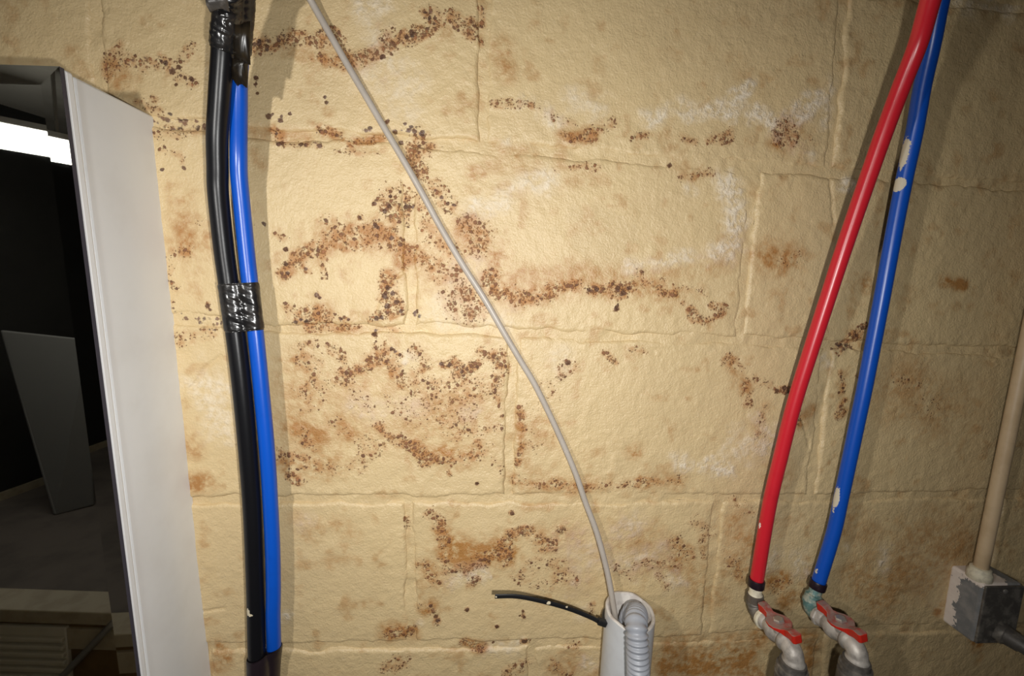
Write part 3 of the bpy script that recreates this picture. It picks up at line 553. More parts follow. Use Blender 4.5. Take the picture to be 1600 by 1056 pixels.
# ------------------------------------------------------------------ mirror cabinet
CAB_D = 0.108
def mirror_cabinet():
    c0 = at(237, 180); c1 = at(328, 1056)
    xr = c0[0]; tilt = math.atan2(c1[0]-c0[0], c0[2]-c1[2])
    zt = c0[2]; zb = zt-0.98; W = 0.5
    root = empty('mirror_cabinet', (xr-W/2, -CAB_D/2, zb))
    tag(root, 'white wall cabinet with a mirror door at the left', 'cabinet')
    rot = Matrix.Rotation(-tilt, 3, 'Y'); pv = (xr, 0, zt)
    DT = 0.014
    boxobj('body', (xr-W, -(CAB_D-DT-0.0015), zb), (xr, 0.004, zt), M_WHITE, root, bevel=0.0022, rot=rot, pivot=pv)
    door = boxobj('door', (xr-W-0.001, -(CAB_D-0.0055), zb-0.001), (xr+0.0012, -(CAB_D-DT), zt+0.001), M_WHITE, root, bevel=0.002, rot=rot, pivot=pv)
    # bevelled mirror sheet
    x0, x1, z0, z1 = xr-W-0.001, xr+0.0012, zb-0.001, zt+0.001
    B = 0.015; y_f = -CAB_D; y_e = -(CAB_D-0.0009); y_b = -(CAB_D-0.0053)
    v = []
    for (yy, i) in ((y_b, 0), (y_e, 0), (y_f, B)):
        v += [(x0+i, yy, z0+i), (x1-i, yy, z0+i), (x1-i, yy, z1-i), (x0+i, yy, z1-i)]
    f = [(8, 9, 10, 11)]; mats = [0]
    for j in range(4):
        k = (j+1) % 4
        f.append((4+j, 4+k, 8+k, 8+j)); mats.append(0)
        f.append((j, k, 4+k, 4+j)); mats.append(1)
    f.append((3, 2, 1, 0)); mats.append(1)
    pvv = Vector(pv); v = [tuple(pvv + rot @ (Vector(p)-pvv)) for p in v]
    g = meshobj('mirror', v, f, [M_MIRROR, M_GLASSEDGE], door, smooth=False)
    g.location = g.location - root.location       # child of the door, whose origin is not the root's
    g.location = Vector(np.array([(min(p[0] for p in v)+max(p[0] for p in v))/2, (min(p[1] for p in v)+max(p[1] for p in v))/2, min(p[2] for p in v)])) - (root.location+door.location)
    g.data.polygons.foreach_set('material_index', mats)
    tag(g, 'mirror glass with slanted border')
mirror_cabinet()

# ------------------------------------------------------------------ pipes
def to_ceiling(W):
    """carry a run of points listed from the top on up to the ceiling"""
    d = W[0]-W[1]; d = d/np.linalg.norm(d); q = W[0]+d*.10
    r = np.array([q[0]+d[0]*.08, q[1]*.9, min(q[2]+.12, CEIL_Z-.1)])
    return [np.array([r[0]+d[0]*.05, r[1]*.9, CEIL_Z]), r, q] + list(W)
def path(pts): return resample(spline(to_ceiling([at(*p) for p in pts]), 10), 0.0025)[0]
def chips(lst):
    pts = [(at(px, py, h), w*MM, s) for px, py, h, w, s in lst]
    def fn(v):
        v = np.asarray(v); m = np.zeros(len(v))
        for p, w, s in pts:
            d = np.linalg.norm((v-p)/np.array([1.25, 3, s*1.25]), axis=1)
            m = np.maximum(m, sstep(w*1.6, w*0.4, d))
        return {'chip': m}
    return fn

BLACK_C = [(367,-200,.128),(359,-60,.094),(354,0,.081),(350,50,.072),(347,94,.064),(343,151,.056),(339.5,212,.05),(340,262,.044),(341,303,.04),(349,382,.036),(357,442,.035),(370,536,.035),(380,624,.035),(388,712,.034),(394.5,803,.033),(399,921,.032),(400.5,994,.032),(402,1054,.032),(404,1160,.03),(405,1400,.03),(405,2100,.03)]
BLUE_C = [(391,-200,.113),(383,-60,.080),(379,0,.068),(375,50,.059),(372,94,.051),(369.5,130,.046),(368.5,182,.042),(371.5,242,.039),(374,280,.035),(378,321,.032),(384,382,.03),(390.5,442,.03),(401,534,.03),(410,624,.03),(418,712,.03),(423.5,803,.03),(426.5,873,.03),(427,945,.029),(423.5,1006,.026),(418,1050,.022),(417,1160,.02),(428,1400,.024),(428,2100,.026)]
PB = path(BLACK_C); PL = path(BLUE_C)
PB = PB[PB[:, 2] > 0.003]; PL = PL[PL[:, 2] > 0.003]
for _it in range(3):                                           # the two pipes lie side by side without running into each other
    for i_, p_ in enumerate(PL):
        dv = p_-PB; dn_ = np.linalg.norm(dv, axis=1); k_ = int(dn_.argmin())
        if dn_[k_] < .0178: PL[i_] = PB[k_] + dv[k_]/dn_[k_]*.0178
    PL[1:-1] = (PL[:-2]+2*PL[1:-1]+PL[2:])/4
o = tube('water_pipe', PB, 0.0094, M_BLACK, seg=28, attrs_fn=chips([(379,785,.033,2.6,6),(380,806,.033,2.6,5),(389,955,.038,2.2,2.4),(393,960,.04,1.8,1),(397,851,.043,1.2,1)]))
tag(o, 'thick black plastic water pipe running down the wall beside the mirror cabinet', 'pipe', 'plastic water pipes on the wall')
o = tube('water_pipe', PL, 0.0079, M_BLUE, seg=28, attrs_fn=chips([]))
tag(o, 'bright blue plastic water pipe taped to the thick black pipe', 'pipe', 'plastic water pipes on the wall')

def at_py(P, py):
    """point of path P that lies on the given picture row"""
    d = P-CAM; rows = 528-FPX*(d@UP)/(d@FWD)
    i = int(np.argmin(np.abs(rows-py))); return P[i]
def hull_wrap(name, y0, y1, extra, mat, label, skew=0.0, wrinkle=0.0, n=40, slack=0.0, seed=0.0, parent=None, r1=0.0094, r2=0.0079, wf=5.0):
    """tape wound round both pipes between two picture rows"""
    seg = 84; v = []
    for i in range(n):
        t = i/(n-1); py = y0+(y1-y0)*t
        a = at_py(PBf, py)
        ia = int(np.argmin(np.abs(PBf[:, 2]-a[2]))); T = PBf[min(ia+8, len(PBf)-1)]-PBf[max(ia-8, 0)]; T = -T/np.linalg.norm(T)
        e1 = np.array([1.0, 0, 0])-T*T[0]; e1 /= np.linalg.norm(e1); e2 = np.cross(T, e1)      # across, and away from the room
        b = PLf[int(np.argmin(np.abs((PLf-a)@T)))]
        ex = extra(t) if callable(extra) else extra
        ab = np.array([(b-a)@e1, (b-a)@e2])
        endlift = 0.0006*(t < 0.03 or t > 0.97)
        fine = np.linspace(0, 2*math.pi, 240, endpoint=False)
        N_ = np.stack([np.cos(fine), np.sin(fine)], 1)
        onb = (N_@ab + r2) > r1
        H_ = np.where(onb[:, None], ab+N_*(r2+ex-endlift), N_*(r1+ex-endlift))
        loop = np.vstack([H_, H_[:1]])
        al = np.r_[0, np.cumsum(np.linalg.norm(np.diff(loop, axis=0), axis=1))]
        ss = np.linspace(0, al[-1], seg, endpoint=False)
        X2 = np.stack([np.interp(ss, al, loop[:, 0]), np.interp(ss, al, loop[:, 1])], 1)
        C2 = X2-ab*0.5; C2 = C2/np.linalg.norm(C2, axis=1)[:, None]
        vv = a@T
        wr = wrinkle*(fbm(ss*150*wf/5 + vv*260*wf/5 + seed, (vv*150-ss*260)*0.22*wf/5 + seed, 3)-0.38)
        front = sstep(0.006, -0.006, X2[:, 1]*-1 if e2[1] < 0 else X2[:, 1])          # creases mostly on the side facing the room, over the gap
        wr = wr*(0.35+0.65*front*sstep(0.0, 0.008, X2[:, 0]))
        # the tape sinks a little between the two pipes
        sink = 0.0016*np.exp(-((X2@(ab/np.linalg.norm(ab))-0.010)/0.0035)**2)
        for j in range(seg):
            q2 = X2[j] + C2[j]*(wr[j]-sink[j])
            v.append(a + e1*q2[0] + e2*q2[1] + T*skew*C2[j][0]*0.5)
    f = []
    for i in range(n-1):
        for j in range(seg):
            k = (j+1) % seg; f.append((i*seg+j, i*seg+k, (i+1)*seg+k, (i+1)*seg+j))
    f.append(tuple(range(seg))); f.append(tuple((n-1)*seg+j for j in range(seg-1, -1, -1)))
    o = meshobj(name, v, [q[::-1] for q in f], mat, parent)
    if label: tag(o, label, 'tape', 'wraps of black tape on the pipes')
    return o
PBf, _ = resample(PB, 0.0006); PLf, _ = resample(PL, 0.0006)
def PLt(b, z):
    i = int(np.argmin(np.abs(PLf[:, 2]-z))); return PLf[i]
hull_wrap('tape_wrap', 443, 518, 0.0007, M_TAPE, 'glossy black tape band binding the black and blue pipes halfway down', wrinkle=0.0022, n=64, wf=4.2)
hull_wrap('tape_wrap', 1022, 1110, 0.0015, M_TAPEPU, 'dark tape at the foot of the pipes near the lower edge', skew=0.006, wrinkle=0.0008, n=30, seed=5)
top = empty('tape_wrap', V(at(360, 40, 0.075)))
tag(top, 'lumpy crumpled black tape around the top of the black and blue pipes', 'tape', 'wraps of black tape on the pipes')
def bulge(t): return 0.0012 + 0.0050*float(sstep(0.60, 0.80, np.array(t)))*(1-0.3*float(sstep(0.9, 1.0, np.array(t))))
hull_wrap('tape_layer', 78, -90, bulge, M_TAPE, None, wrinkle=0.0050, n=70, seed=2.0, parent=top)
def flap(name, pix, mat, h0, bend, parent, th=0.0009):
    """loose end of tape: a thin bent strip through picture points"""
    rows = len(pix); v = []; cols_ = 7
    for i, (lx, rx, y, h) in enumerate(pix):
        for j in range(cols_):
            t = j/(cols_-1)
            hh = h + bend*math.sin(math.pi*t) + 0.0012*math.sin(9*t+i*1.7)
            v.append(at(lx+(rx-lx)*t, y + 3*math.sin(5*t+i), hh))
    v = np.array(v); n = len(v); v = np.vstack([v, v+np.array([0, th, 0])])
    f = []
    for i in range(rows-1):
        for j in range(cols_-1):
            a = i*cols_+j; f.append((a, a+cols_, a+cols_+1, a+1)); f.append((n+a, n+a+1, n+a+cols_+1, n+a+cols_))
    ring = [j for j in range(cols_)] + [i*cols_+cols_-1 for i in range(1, rows)] + [(rows-1)*cols_+j for j in range(cols_-2, -1, -1)] + [i*cols_ for i in range(rows-2, 0, -1)]
    for a, b in zip(ring, ring[1:]+ring[:1]): f.append((a, b, n+b, n+a))
    return meshobj(name, v, f, mat, parent)
flap('tape_end', [(364,391,36,.076),(364,391,60,.073),(365,390,82,.069),(367,391,98,.065)], M_TAPEBR, 0, .003, top)
flap('tape_end', [(362,389,90,.066),(361,387,104,.063),(363,387,120,.060),(371,386,134,.057)], M_TAPEBR, 0, .004, top)
flap('tape_end', [(320,352,-6,.104),(322,356,5,.101),(328,358,16,.097)], M_TAPEDUST, 0, .002, top)

RED_C = [(1487,-110,.15),(1454,0,.125),(1434.5,68,.108),(1408,136,.095),(1382,205,.085),(1358,273,.076),(1334.5,341,.068),(1312,408,.061),(1290,476,.054),(1268,544,.048),(1247,610,.043),(1233,660,.04),(1219,717,.037),(1205,775,.035),(1194.5,832,.034),(1182.5,906,.034)]
BLUE2_C = [(1496,-110,.105),(1469,0,.083),(1456,68,.070),(1441,136,.06),(1429,205,.053),(1414.5,273,.048),(1401,341,.045),(1388.5,408,.043),(1376,476,.041),(1363,544,.039),(1349.5,613,.038),(1339.5,660,.037),(1327.5,717,.036),(1315,775,.035),(1302.5,832,.035),(1279,909,.035)]
def pipe_with_ring(C, mat, chip, label):
    P = path(C)
    root = empty('water_pipe', V(P[-1])); tag(root, label, 'pipe', 'plastic water pipes on the wall')
    tube('tube', P, 0.0079, mat, root, seg=28, attrs_fn=chip)
    e = P[-1]; d = P[-1]-P[-12]; d /= np.linalg.norm(d)
    lathe_axis('crimp_ring', e-d*0.001, d, [(0, .0076), (0, .0092), (.0012, .0096), (.0088, .0096), (.010, .0092), (.010, .0076)], M_RING, root)
    return e+d*0.009, d
e1, d1 = pipe_with_ring(RED_C, M_RED, chips([(1203,767,.043,1.7,3),(1200,778,.043,1.3,1.5),(1304,400,.069,1.9,7),(1313,375,.07,1.6,5),(1186,820,.034,1.3,4)]), 'red plastic water pipe slanting down to the left hand valve')
e2, d2 = pipe_with_ring(BLUE2_C, M_BLUE2, chips([(1409,242,.053,6,3.6),(1405,288,.05,4.5,1.6),(1395,305,.048,3,3),(1392,330,.047,2,2),(1305,774,.037,4.0,4.6),(1311,768,.041,3.2,2),(1300,794,.037,3.6,4),(1295,813,.037,3.2,4),(1291,829,.042,2.6,1.3),(1292,859,.043,1.5,1),(1290,873,.043,2,1.5),(1273,890,.036,3.5,2)]), 'scuffed blue plastic water pipe slanting down to the right hand valve')

# ------------------------------------------------------------------ valves
def elbow(name, a, corner, b, r, mat, parent):
    """bent fitting from a through corner to b with thicker ends"""
    a, corner, b = map(np.asarray, (a, corner, b)); P = []
    for t in np.linspace(0, 1, 22):
        P.append((1-t)**2*a + 2*t*(1-t)*corner + t*t*b)
    rr = [r*(1.12 if (i < 4 or i > 17) else 1.0) for i in range(22)]
    return tube(name, np.array(P), rr, mat, parent, seg=24)
def valve(pipe_end, pipe_dir, corner_px, out_px, L, label, mats, handle_shift=0.0):
    m_sleeve, m_elbow, m_nut, m_body = mats
    h0 = -pipe_end[1]
    C0 = at(*corner_px, h0); C1 = at(*out_px, h0+L)
    ax = (C1-C0)/np.linalg.norm(C1-C0); Lr = np.linalg.norm(C1-C0)
    root = empty('ball_valve', V(C1 - np.array([0, 0, .06]))); tag(root, label, 'valve', 'red handled ball valves')
    dn = (C0-pipe_end)/np.linalg.norm(C0-pipe_end); Ld = np.linalg.norm(C0-pipe_end)
    lathe_axis('pipe_stub', pipe_end-dn*.002, dn, [(0, .0072), (Ld*.3, .0072), (Ld*.36, .0084), (Ld*.42, .0072), (Ld*.6, .0072)], M_CREAM if m_sleeve is M_BRASS else m_sleeve, root)
    lathe_axis('sleeve', pipe_end+dn*(Ld*.30), dn, [(0, .0078), (.0008, .0096), (Ld*.36, .0098), (Ld*.38, .0082)], m_sleeve, root)
    elbow('inlet_elbow', pipe_end+dn*(Ld*.62), C0+dn*.002, C0+ax*.018, .0092, m_elbow, root)
    lathe_axis('union_nut', C0+ax*.014, ax, [(0, .0095), (.0006, .0118), (.0045, .0122), (.0055, .0108)], m_nut, root, square=8 if m_nut is M_STEEL else None)
    s = C0+ax*.018
    B = Lr-.018-.010
    lathe_axis('body', s, ax, [(0, .0100), (B*.12, .0104), (B*.2, .0088), (B*.3, .0098), (B*.45, .0122), (B*.58, .0125), (B*.72, .0105), (B*.84, .0092), (B, .0096)], m_body, root)
    down = np.array([0.0, 0.02, -1.0]); down /= np.linalg.norm(down)
    elbow('outlet_elbow', C1-ax*.012, C1+ax*.006, C1+ax*.004+down*.017, .0104, m_body, root)
    q = C1+ax*.004+down*.014
    lathe_axis('collar', q, down, [(0, .0112), (.001, .0135), (.007, .0138), (.008, .0158), (.013, .0163), (.014, .0146), (.017, .0146), (.018, .0164), (.034, .0164), (.035, .0148), (.06, .0148)], M_DARKFIT, root)
    lathe_axis('drop_pipe', q+down*.05, down, [(0, .0125), (q[2]-.05-.002, .0125)], M_DARKFIT, root)
    # stem and butterfly handle, turned in line with the body
    mid = s+ax*(B*.5+handle_shift)
    side = np.cross(ax, [0, 0, 1.0]); side /= np.linalg.norm(side)
    if side[0] < 0: side = -side
    upv = np.cross(side, ax); upv *= np.sign(upv[2])
    st = side*-0.20+upv*0.98; st /= np.linalg.norm(st); cr = np.cross(ax, st)
    lathe_axis('stem', mid, st, [(0, .0075), (.0125, .0075), (.0135, .0048), (.0195, .0048)], m_body, root)
    # outline in (along axis, across)
    out = []
    for a_, w_ in ((-.030, .0040), (-.028, .0058), (-.021, .0050), (-.0145, .0046), (-.0115, .0075), (-.006, .0122), (0, .0136), (.006, .0122), (.0115, .0075), (.0145, .0046), (.021, .0050), (.028, .0058), (.030, .0040)):
        out.append((a_, w_))
    poly = [(a_, w_) for a_, w_ in out] + [(a_, -w_) for a_, w_ in out[::-1]]
    def lift(a_): return 0.0045*float(sstep(.010, .022, np.array(abs(a_))))
    hc = mid+st*.0165; v = []
    for zoff in (0, 1):
        for a_, w_ in poly: v.append(hc+ax*a_+cr*w_+st*((.0016 if zoff else -.0016-.0064*float(sstep(.009, .016, np.array(abs(a_)))))+lift(a_)))
    n = len(poly); k = len(out); f = []; mi = []
    for lay, flip in ((0, True), (1, False)):
        for i in range(k-1):
            a, b, c, d = i, i+1, 2*k-2-i, 2*k-1-i
            q4 = tuple(lay*n+x for x in (a, b, c, d)); f.append(q4 if flip else q4[::-1]); mi.append(0 if lay == 0 else 1)
    for i in range(n):
        j = (i+1) % n; f.append((i, n+i, n+j, j)); mi.append(0)
    hd = meshobj('handle', v, f, [M_HRED, M_HWORN], root, smooth=False); hd.data.polygons.foreach_set('material_index', mi)
    bm = bmesh.new(); bm.from_mesh(hd.data); bmesh.ops.recalc_face_normals(bm, faces=bm.faces[:]); bm.to_mesh(hd.data); bm.free()
    tag(hd, 'red butterfly handle with a worn top')
    md = hd.modifiers.new('bevel', 'BEVEL'); md.width = .0008; md.segments = 2
    nt = lathe_axis('handle_nut', hc+st*.0020, st, [(0, .0062), (.0022, .0062), (.0034, .0048)], M_SCREW, hd, square=6)
    nt.location = nt.location + root.location - (root.location+hd.location) if False else nt.location
    return root
def fix_sub(root):
    """sub-parts: meshobj places a child relative to its parent's own location, so add the grandparent back"""
    for p in root.children:
        for g in p.children:
            g.location = g.location - root.location
v1 = valve(e1, d1, (1179,953), (1238,1011), .064, 'grey ball valve with red handle under the red pipe', (M_BRASS, M_DARKFIT, M_CREAM, M_STEEL), .010)
v2 = valve(e2, d2, (1264,949), (1337,1008), .066, 'verdigris stained ball valve with red handle under the blue pipe', (M_VERDI, M_VERDI, M_STEEL, M_STEEL), .012)
fix_sub(v1); fix_sub(v2)

# ------------------------------------------------------------------ standpipe, hose, cable, zip tie
PC = at(984, 960, .034); R_P = .0302; Z_TOP = PC[2]+.006
def standpipe():
    cx, cy = PC[0], -.034
    root = empty('standpipe', (cx, cy, 0)); tag(root, 'open grey plastic drain standpipe fixed to the wall', 'pipe')
    seg = 56; th = .0042; a = np.linspace(0, 2*math.pi, seg, endpoint=False)
    def zt(t): return Z_TOP + .004*math.sin(t) - .002*math.cos(t) + .0006*math.sin(7*t)     # slightly uneven saw cut
    rings = [[(cx+r*math.cos(t), cy+r*math.sin(t), z(t)) for t in a] for r, z in ((R_P, lambda t: 0.0), (R_P, lambda t: 0.5), (R_P, lambda t: zt(t)-.0016))]
    v = sum(rings, []); f = []
    for i in range(len(rings)-1):
        for j in range(seg): f.append((i*seg+j, i*seg+(j+1) % seg, (i+1)*seg+(j+1) % seg, (i+1)*seg+j))
    meshobj('tube', v, f, M_PVC, root)
    rings = [[(cx+r*math.cos(t), cy+r*math.sin(t), zt(t)+dz) for t in a] for r, dz in ((R_P, -.0016), (R_P-.0004, -.0004), (R_P-.001, 0), (R_P-th+.0008, 0), (R_P-th, -.0008), (R_P-th, -.25), (R_P-th-.02, -.2501))]
    v = sum(rings, []); f = []
    for i in range(len(rings)-1):
        for j in range(seg): f.append((i*seg+j, i*seg+(j+1) % seg, (i+1)*seg+(j+1) % seg, (i+1)*seg+j))
    tag(meshobj('cut_rim', v, f, M_PVCIN, root), 'pale rough sawn rim and dusty inside')
standpipe()
def hose():
    P = spline([(PC[0]-.002, -.026, Z_TOP-.16), (PC[0]-.001, -.028, Z_TOP-.06), (PC[0]+.001, -.033, Z_TOP-.012), (PC[0]+.003, -.047, Z_TOP+.006), tuple(at(994,974,.078)), tuple(at(996,1008,.089)), tuple(at(997,1056,.092)), tuple(at(997,1130,.090)), tuple(at(996,1500,.085))], 30)
    P, s = resample(P, .0006)
    r = .0117 + .0011*np.cos(s*2*math.pi/.0058)
    o = tube('drain_hose', P, r, M_HOSE, seg=32)
    tag(o, 'grey corrugated drain hose hooked over the rim of the standpipe', 'hose')
hose()
CABLE_C = [(440,-95,0.034),(461,-45,0.026),(485.5,0,0.0122),(513,49,0.0097),(541,98,0.0073),(571,149,0.0062),(599,197,0.0062),(628,246,0.0062),(657,297,0.0062),(688,354,0.0062),(722,412,0.0062),(757,467,0.0062),(790,524,0.0062),(815,566,0.0062),(837,603,0.0062),(869,669,0.0062),(898,736,0.01),(915,785,0.012),(932.5,832,0.016),(947,885,0.021),(955,925,0.025),(961,965,0.027),(964,1000,0.027)]
o = tube('cable', resample(spline(to_ceiling([at(*p) for p in CABLE_C]), 10), .004)[0], .0036, M_CABLE, seg=20)
tag(o, 'thin grey cable running diagonally across the wall into the standpipe', 'cable')
def zip_tie():
    P = resample(spline([at(773.5,931.5,.052), at(810,932,.05), at(854,941,.047), at(892,952,.043), at(922,964,.04), at(936,971,.038)], 12), .0015)[0]
    head = at(940.5, 972, .037)
    root = empty('zip_tie', V(head)); tag(root, 'black zip tie sticking out from the side of the standpipe', 'zip tie')
    tube('tail', P, .0029, M_ZIP, root, seg=12, ellipse=(0.35, 1.0), attrs_fn=chips([(857,941.5,.047,2.6,.8),(775,932,.052,1.2,1),(886,949.5,.046,1.5,.6)]))
    rot = Matrix.Rotation(math.radians(20), 3, 'Y')
    boxobj('head', head-np.array([.0058, .0035, .0035]), head+np.array([.0058, .0035, .0035]), M_ZIP, root, bevel=.001, rot=rot)
    # strap round the back of the standpipe
    a = np.linspace(math.radians(184), math.radians(12), 40)
    z = head[2]-.001
    Q = np.stack([PC[0]+(R_P+.0012)*np.cos(a), -.034+(R_P+.0012)*np.sin(a), np.full_like(a, z)], 1)
    tube('strap', Q, .0022, M_ZIP, root, seg=10, ellipse=(1.0, .4))
zip_tie()

# ------------------------------------------------------------------ conduit and junction box at the right
CPX = [(1585,660),(1558,775),(1538,861)]
cx = float(np.mean([at(*p, .024)[0] for p in CPX]))
xs = [at(*p, .024) for p in CPX]
slope = (xs[0][0]-xs[2][0])/(xs[0][2]-xs[2][2])
def conduit_pt(z): return np.array([xs[2][0]+slope*0.4*(z-xs[2][2]), -.024, z])
zc0 = at(1489, 887, .004)[2]+.004
o = tube('conduit', np.array([conduit_pt(z) for z in np.linspace(zc0, CEIL_Z, 40)]), .0078, M_TANPIPE, seg=24)
tag(o, 'tan painted conduit rising from the grey junction box', 'conduit')
def junction_box():
    a = at(1489, 889, .0); b = at(1473, 975, .0)
    x0 = (a[0]+b[0])/2; z1 = at(1489, 887, .004)[2]; z0 = at(1473, 975, .004)[2]
    D = .038; Wd = .058
    root = empty('junction_box', (x0+Wd/2, -D/2, z0)); tag(root, 'grey metal junction box with flaking white paint at the lower right', 'junction box')
    bm = bmesh.new(); bmesh.ops.create_grid(bm, x_segments=1, y_segments=1, size=1); bm.free()
    o = boxobj('body', (x0, -D, z0), (x0+Wd, .004, z1), M_FLAKED, root, bevel=.004, segs=3)
    bm = bmesh.new(); bm.from_mesh(o.data); bmesh.ops.subdivide_edges(bm, edges=bm.edges[:], cuts=9, use_grid_fill=True)
    bmesh.ops.triangulate(bm, faces=[f for f in bm.faces if len(f.verts) > 4]); bm.to_mesh(o.data); bm.free()
    off = np.array(root.location)+np.array(o.location)
    co = np.zeros(len(o.data.vertices)*3); o.data.vertices.foreach_get('co', co); w = co.reshape(-1, 3)+off
    chip = np.maximum(sstep(.017, .002, w[:, 1]+D*1.0-.0+.0*w[:, 0])*0, 0)
    chip = np.maximum(sstep(-.024, -.004, w[:, 1])*sstep(x0+.02, x0, w[:, 0])*.75, sstep(z1-.008, z1-.001, w[:, 2])*sstep(x0+.05, x0+.03, w[:, 0])*.9)
    at_ = o.data.attributes.new('chip', 'FLOAT', 'POINT'); at_.data.foreach_set('value', chip.astype(np.float32))
    cv = boxobj('cover', (x0+.001, -D-.003, z0+.002), (x0+Wd-.001, -D+.0005, z1-.002), M_DARKFIT, root, bevel=.0012)
    for sx, sz in ((.5, .1), (.5, .9)):
        lathe_axis('cover_screw', (x0+Wd*sx, -D-.0026, z0+(z1-z0)*sz), (0, -1, 0), [(0, .0032), (.0012, .0032), (.0018, .002)], M_SCREW, root, seg=14)
    hp = conduit_pt(z1)
    lathe_axis('hub', (hp[0], hp[1], z1-.002), (0, 0, 1), [(0, .0125), (.001, .0132), (.010, .0128), (.0125, .0112), (.016, .0108), (.017, .0085)], M_CREAM, root)
    pp = np.array([x0+Wd*.56, -D, z0+(z1-z0)*.22])
    lathe_axis('outlet_hub', pp, (0.35, -1, -.12), [(0, .0128), (.001, .0136), (.008, .0136), (.010, .0118), (.022, .0112), (.024, .0098), (.055, .0098)], M_DARKFIT, root)
    return pp
pp = junction_box()
dd = np.array([.35, -1, -.12]); dd /= np.linalg.norm(dd)
Q = spline([pp+dd*.05, pp+dd*.075, pp+dd*.10+np.array([.02, .0, -.02]), pp+dd*.11+np.array([.05, .02, -.08]), np.array([pp[0]+.12, -.09, .6]), np.array([pp[0]+.12, -.05, .004])], 10)
tag(tube('flexible_conduit', resample(Q, .004)[0], .0092, M_DARKFIT, seg=20), 'dark flexible conduit leaving the front of the junction box', 'conduit')

# ------------------------------------------------------------------ things behind the camera that show in the mirror
def mir(px, py, dist):
    """point seen in the mirror door at the given distance in front of it"""
    p = at(px, py, CAB_D); d = p-CAM; d = d*np.array([1, -1, 1]); t = dist/(-d[1])
    return p+t*d
def on_plane(px, py, z):
    p = at(px, py, CAB_D); d = (p-CAM)*np.array([1, -1, 1]); return p+d*((z-p[2])/d[2])
def ceiling_light():
    L = on_plane(55, 222, CEIL_Z-.40)
    root = empty('ceiling_light', V(L)); tag(root, 'lit fluorescent ceiling light reflected at the top of the mirror', 'light')
    rot = Matrix.Rotation(math.radians(-45), 3, 'Z')
    def B(name, lo, hi, mat, bev): return boxobj(name, L+np.array(lo), L+np.array(hi), mat, root, bevel=bev, rot=rot, pivot=L)
    B('diffuser', (-.55, -.11, -.035), (.5, .11, .03), M_LAMP, .008)
    B('housing', (-.56, -.12, .03), (.51, .12, .055), M_WHITE, .003)
    for x_ in (-.4, .35): B('suspension_rod', (x_-.006, -.006, .05), (x_+.006, .006, CEIL_Z-L[2]), M_ALU, .001)
ceiling_light()
def door_panel():
    """pale panel leaning in the dark room"""
    bl = on_plane(84, 806, 0.0); br = on_plane(148, 790, 0.0)
    k = mir(20, 600, 1.0); dist = -(bl[1]+CAB_D)
    tl = mir(0, 515, dist*1.02); tr = mir(140, 530, dist*1.02)
    nrm = np.cross(br-bl, tl-bl); nrm /= np.linalg.norm(nrm); th = .05
    v = [bl, br, tr, tl] + [p+nrm*th for p in (bl, br, tr, tl)]
    v = np.array(v); v[:, 2] = np.maximum(v[:, 2], 0)
    o = meshobj('door_panel', v, [(0, 1, 2, 3), (7, 6, 5, 4), (0, 4, 5, 1), (1, 5, 6, 2), (2, 6, 7, 3), (3, 7, 4, 0)], M_DOOR, smooth=False)
    md = o.modifiers.new('bevel', 'BEVEL'); md.width = .012; md.segments = 3
    tag(o, 'pale grey panel leaning in the dark room, seen in the mirror', 'panel')
door_panel()
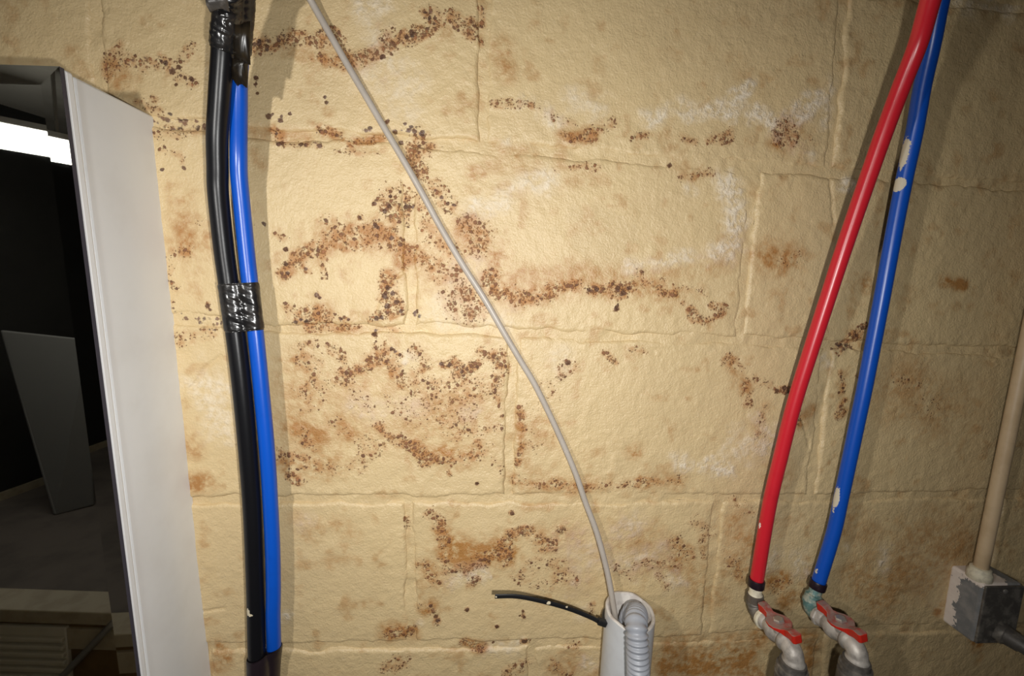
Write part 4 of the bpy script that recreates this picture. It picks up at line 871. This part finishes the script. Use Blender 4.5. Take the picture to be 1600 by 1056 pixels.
def bench():
    """low cabinet facing the mirror: pale top rail, ridged panel, brown board and a diagonal strip"""
    H = .62
    p0 = on_plane(0, 938, H); p1 = on_plane(178, 944, H); q = on_plane(100, 960, H)
    ex = p1-p0; ex[2] = 0; ex /= np.linalg.norm(ex); ey = np.array([-ex[1], ex[0], 0])
    if ey@(q-p0) < 0: ey = -ey
    c = p0; W = np.linalg.norm(p1-p0)
    def on_face(px, py):
        p = at(px, py, CAB_D); d = (p-CAM)*np.array([1, -1, 1])
        return p+d*(((p0+ey*.03-p)@ey)/(d@ey))
    root = empty('storage_cabinet', (c[0], c[1], 0)); tag(root, 'low cabinet with pale ridged front panel and brown board seen in the mirror', 'cabinet')
    s3 = 1 if np.cross(ex, ey)[2] > 0 else -1
    rot = Matrix((ex, ey, (0, 0, s3))).transposed()
    def B(name, lo, hi, mat, bev=.003):
        lo = np.array(lo, float); hi = np.array(hi, float)
        if s3 < 0: lo[2], hi[2] = -hi[2], -lo[2]
        return boxobj(name, c+lo, c+hi, mat, root, bevel=bev, rot=rot, pivot=c)
    split = (on_face(98, 1000)-p0)@ex
    B('carcass', (-.6, -.03, -H), (W+.2, .012, -.032), M_BROWN)
    B('top_rail', (-.62, -.045, -.034), (W+.22, .03, 0), M_WOOD)
    B('panel_base', (-.6, .010, -.42), (split, .022, -.05), M_RIDGE)
    for i in range(16): B('ridge', (-.6, .020, -.085-i*.0205), (split-.002, .032, -.073-i*.0205), M_RIDGE, .003)
    B('plinth_board', (split, .010, -.11), (W+.2, .020, -.055), M_WOOD, .002)
    a = on_face(184, 966); b = on_face(92, 1062); d = b-a
    tube('diagonal_strip', resample(np.array([a-d*.04, b+d*.25]), .05)[0], .008, M_ALU, root, seg=8)
bench()
def far_partition():
    """dark wall that closes the reflected view, with a pale skirting strip"""
    a = on_plane(0, 846, 0.0); b = on_plane(86, 808, 0.0); d = b-a; d[2] = 0; L = np.linalg.norm(d); d /= L
    n = np.array([-d[1], d[0], 0]); n = n if n@a < 0 or n[1] < 0 else -n
    if (n@(np.array([0, 0, 0])-a)) > 0: n = -n                     # pointing away from the mirror
    e = a-d*1.2+n*.5; f = b+d*1.6+n*.5; H = CEIL_Z
    def slab4(name, off0, off1, z1, mat):
        P = [e+n*off0, f+n*off0, f+n*off1, e+n*off1]
        v = [(p[0], p[1], 0.0) for p in P] + [(p[0], p[1], z1) for p in P]
        o = meshobj(name, v, [(0, 1, 2, 3), (7, 6, 5, 4), (0, 4, 5, 1), (1, 5, 6, 2), (2, 6, 7, 3), (3, 7, 4, 0)], mat, smooth=False)
        bm = bmesh.new(); bm.from_mesh(o.data); bmesh.ops.recalc_face_normals(bm, faces=bm.faces[:]); bm.to_mesh(o.data); bm.free()
        return o
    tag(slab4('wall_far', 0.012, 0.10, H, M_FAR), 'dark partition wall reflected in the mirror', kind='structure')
    tag(slab4('baseboard_far', 0.0, 0.011, 0.05, M_WOOD), 'pale skirting strip at the foot of the dark partition in the mirror', kind='structure')
far_partition()
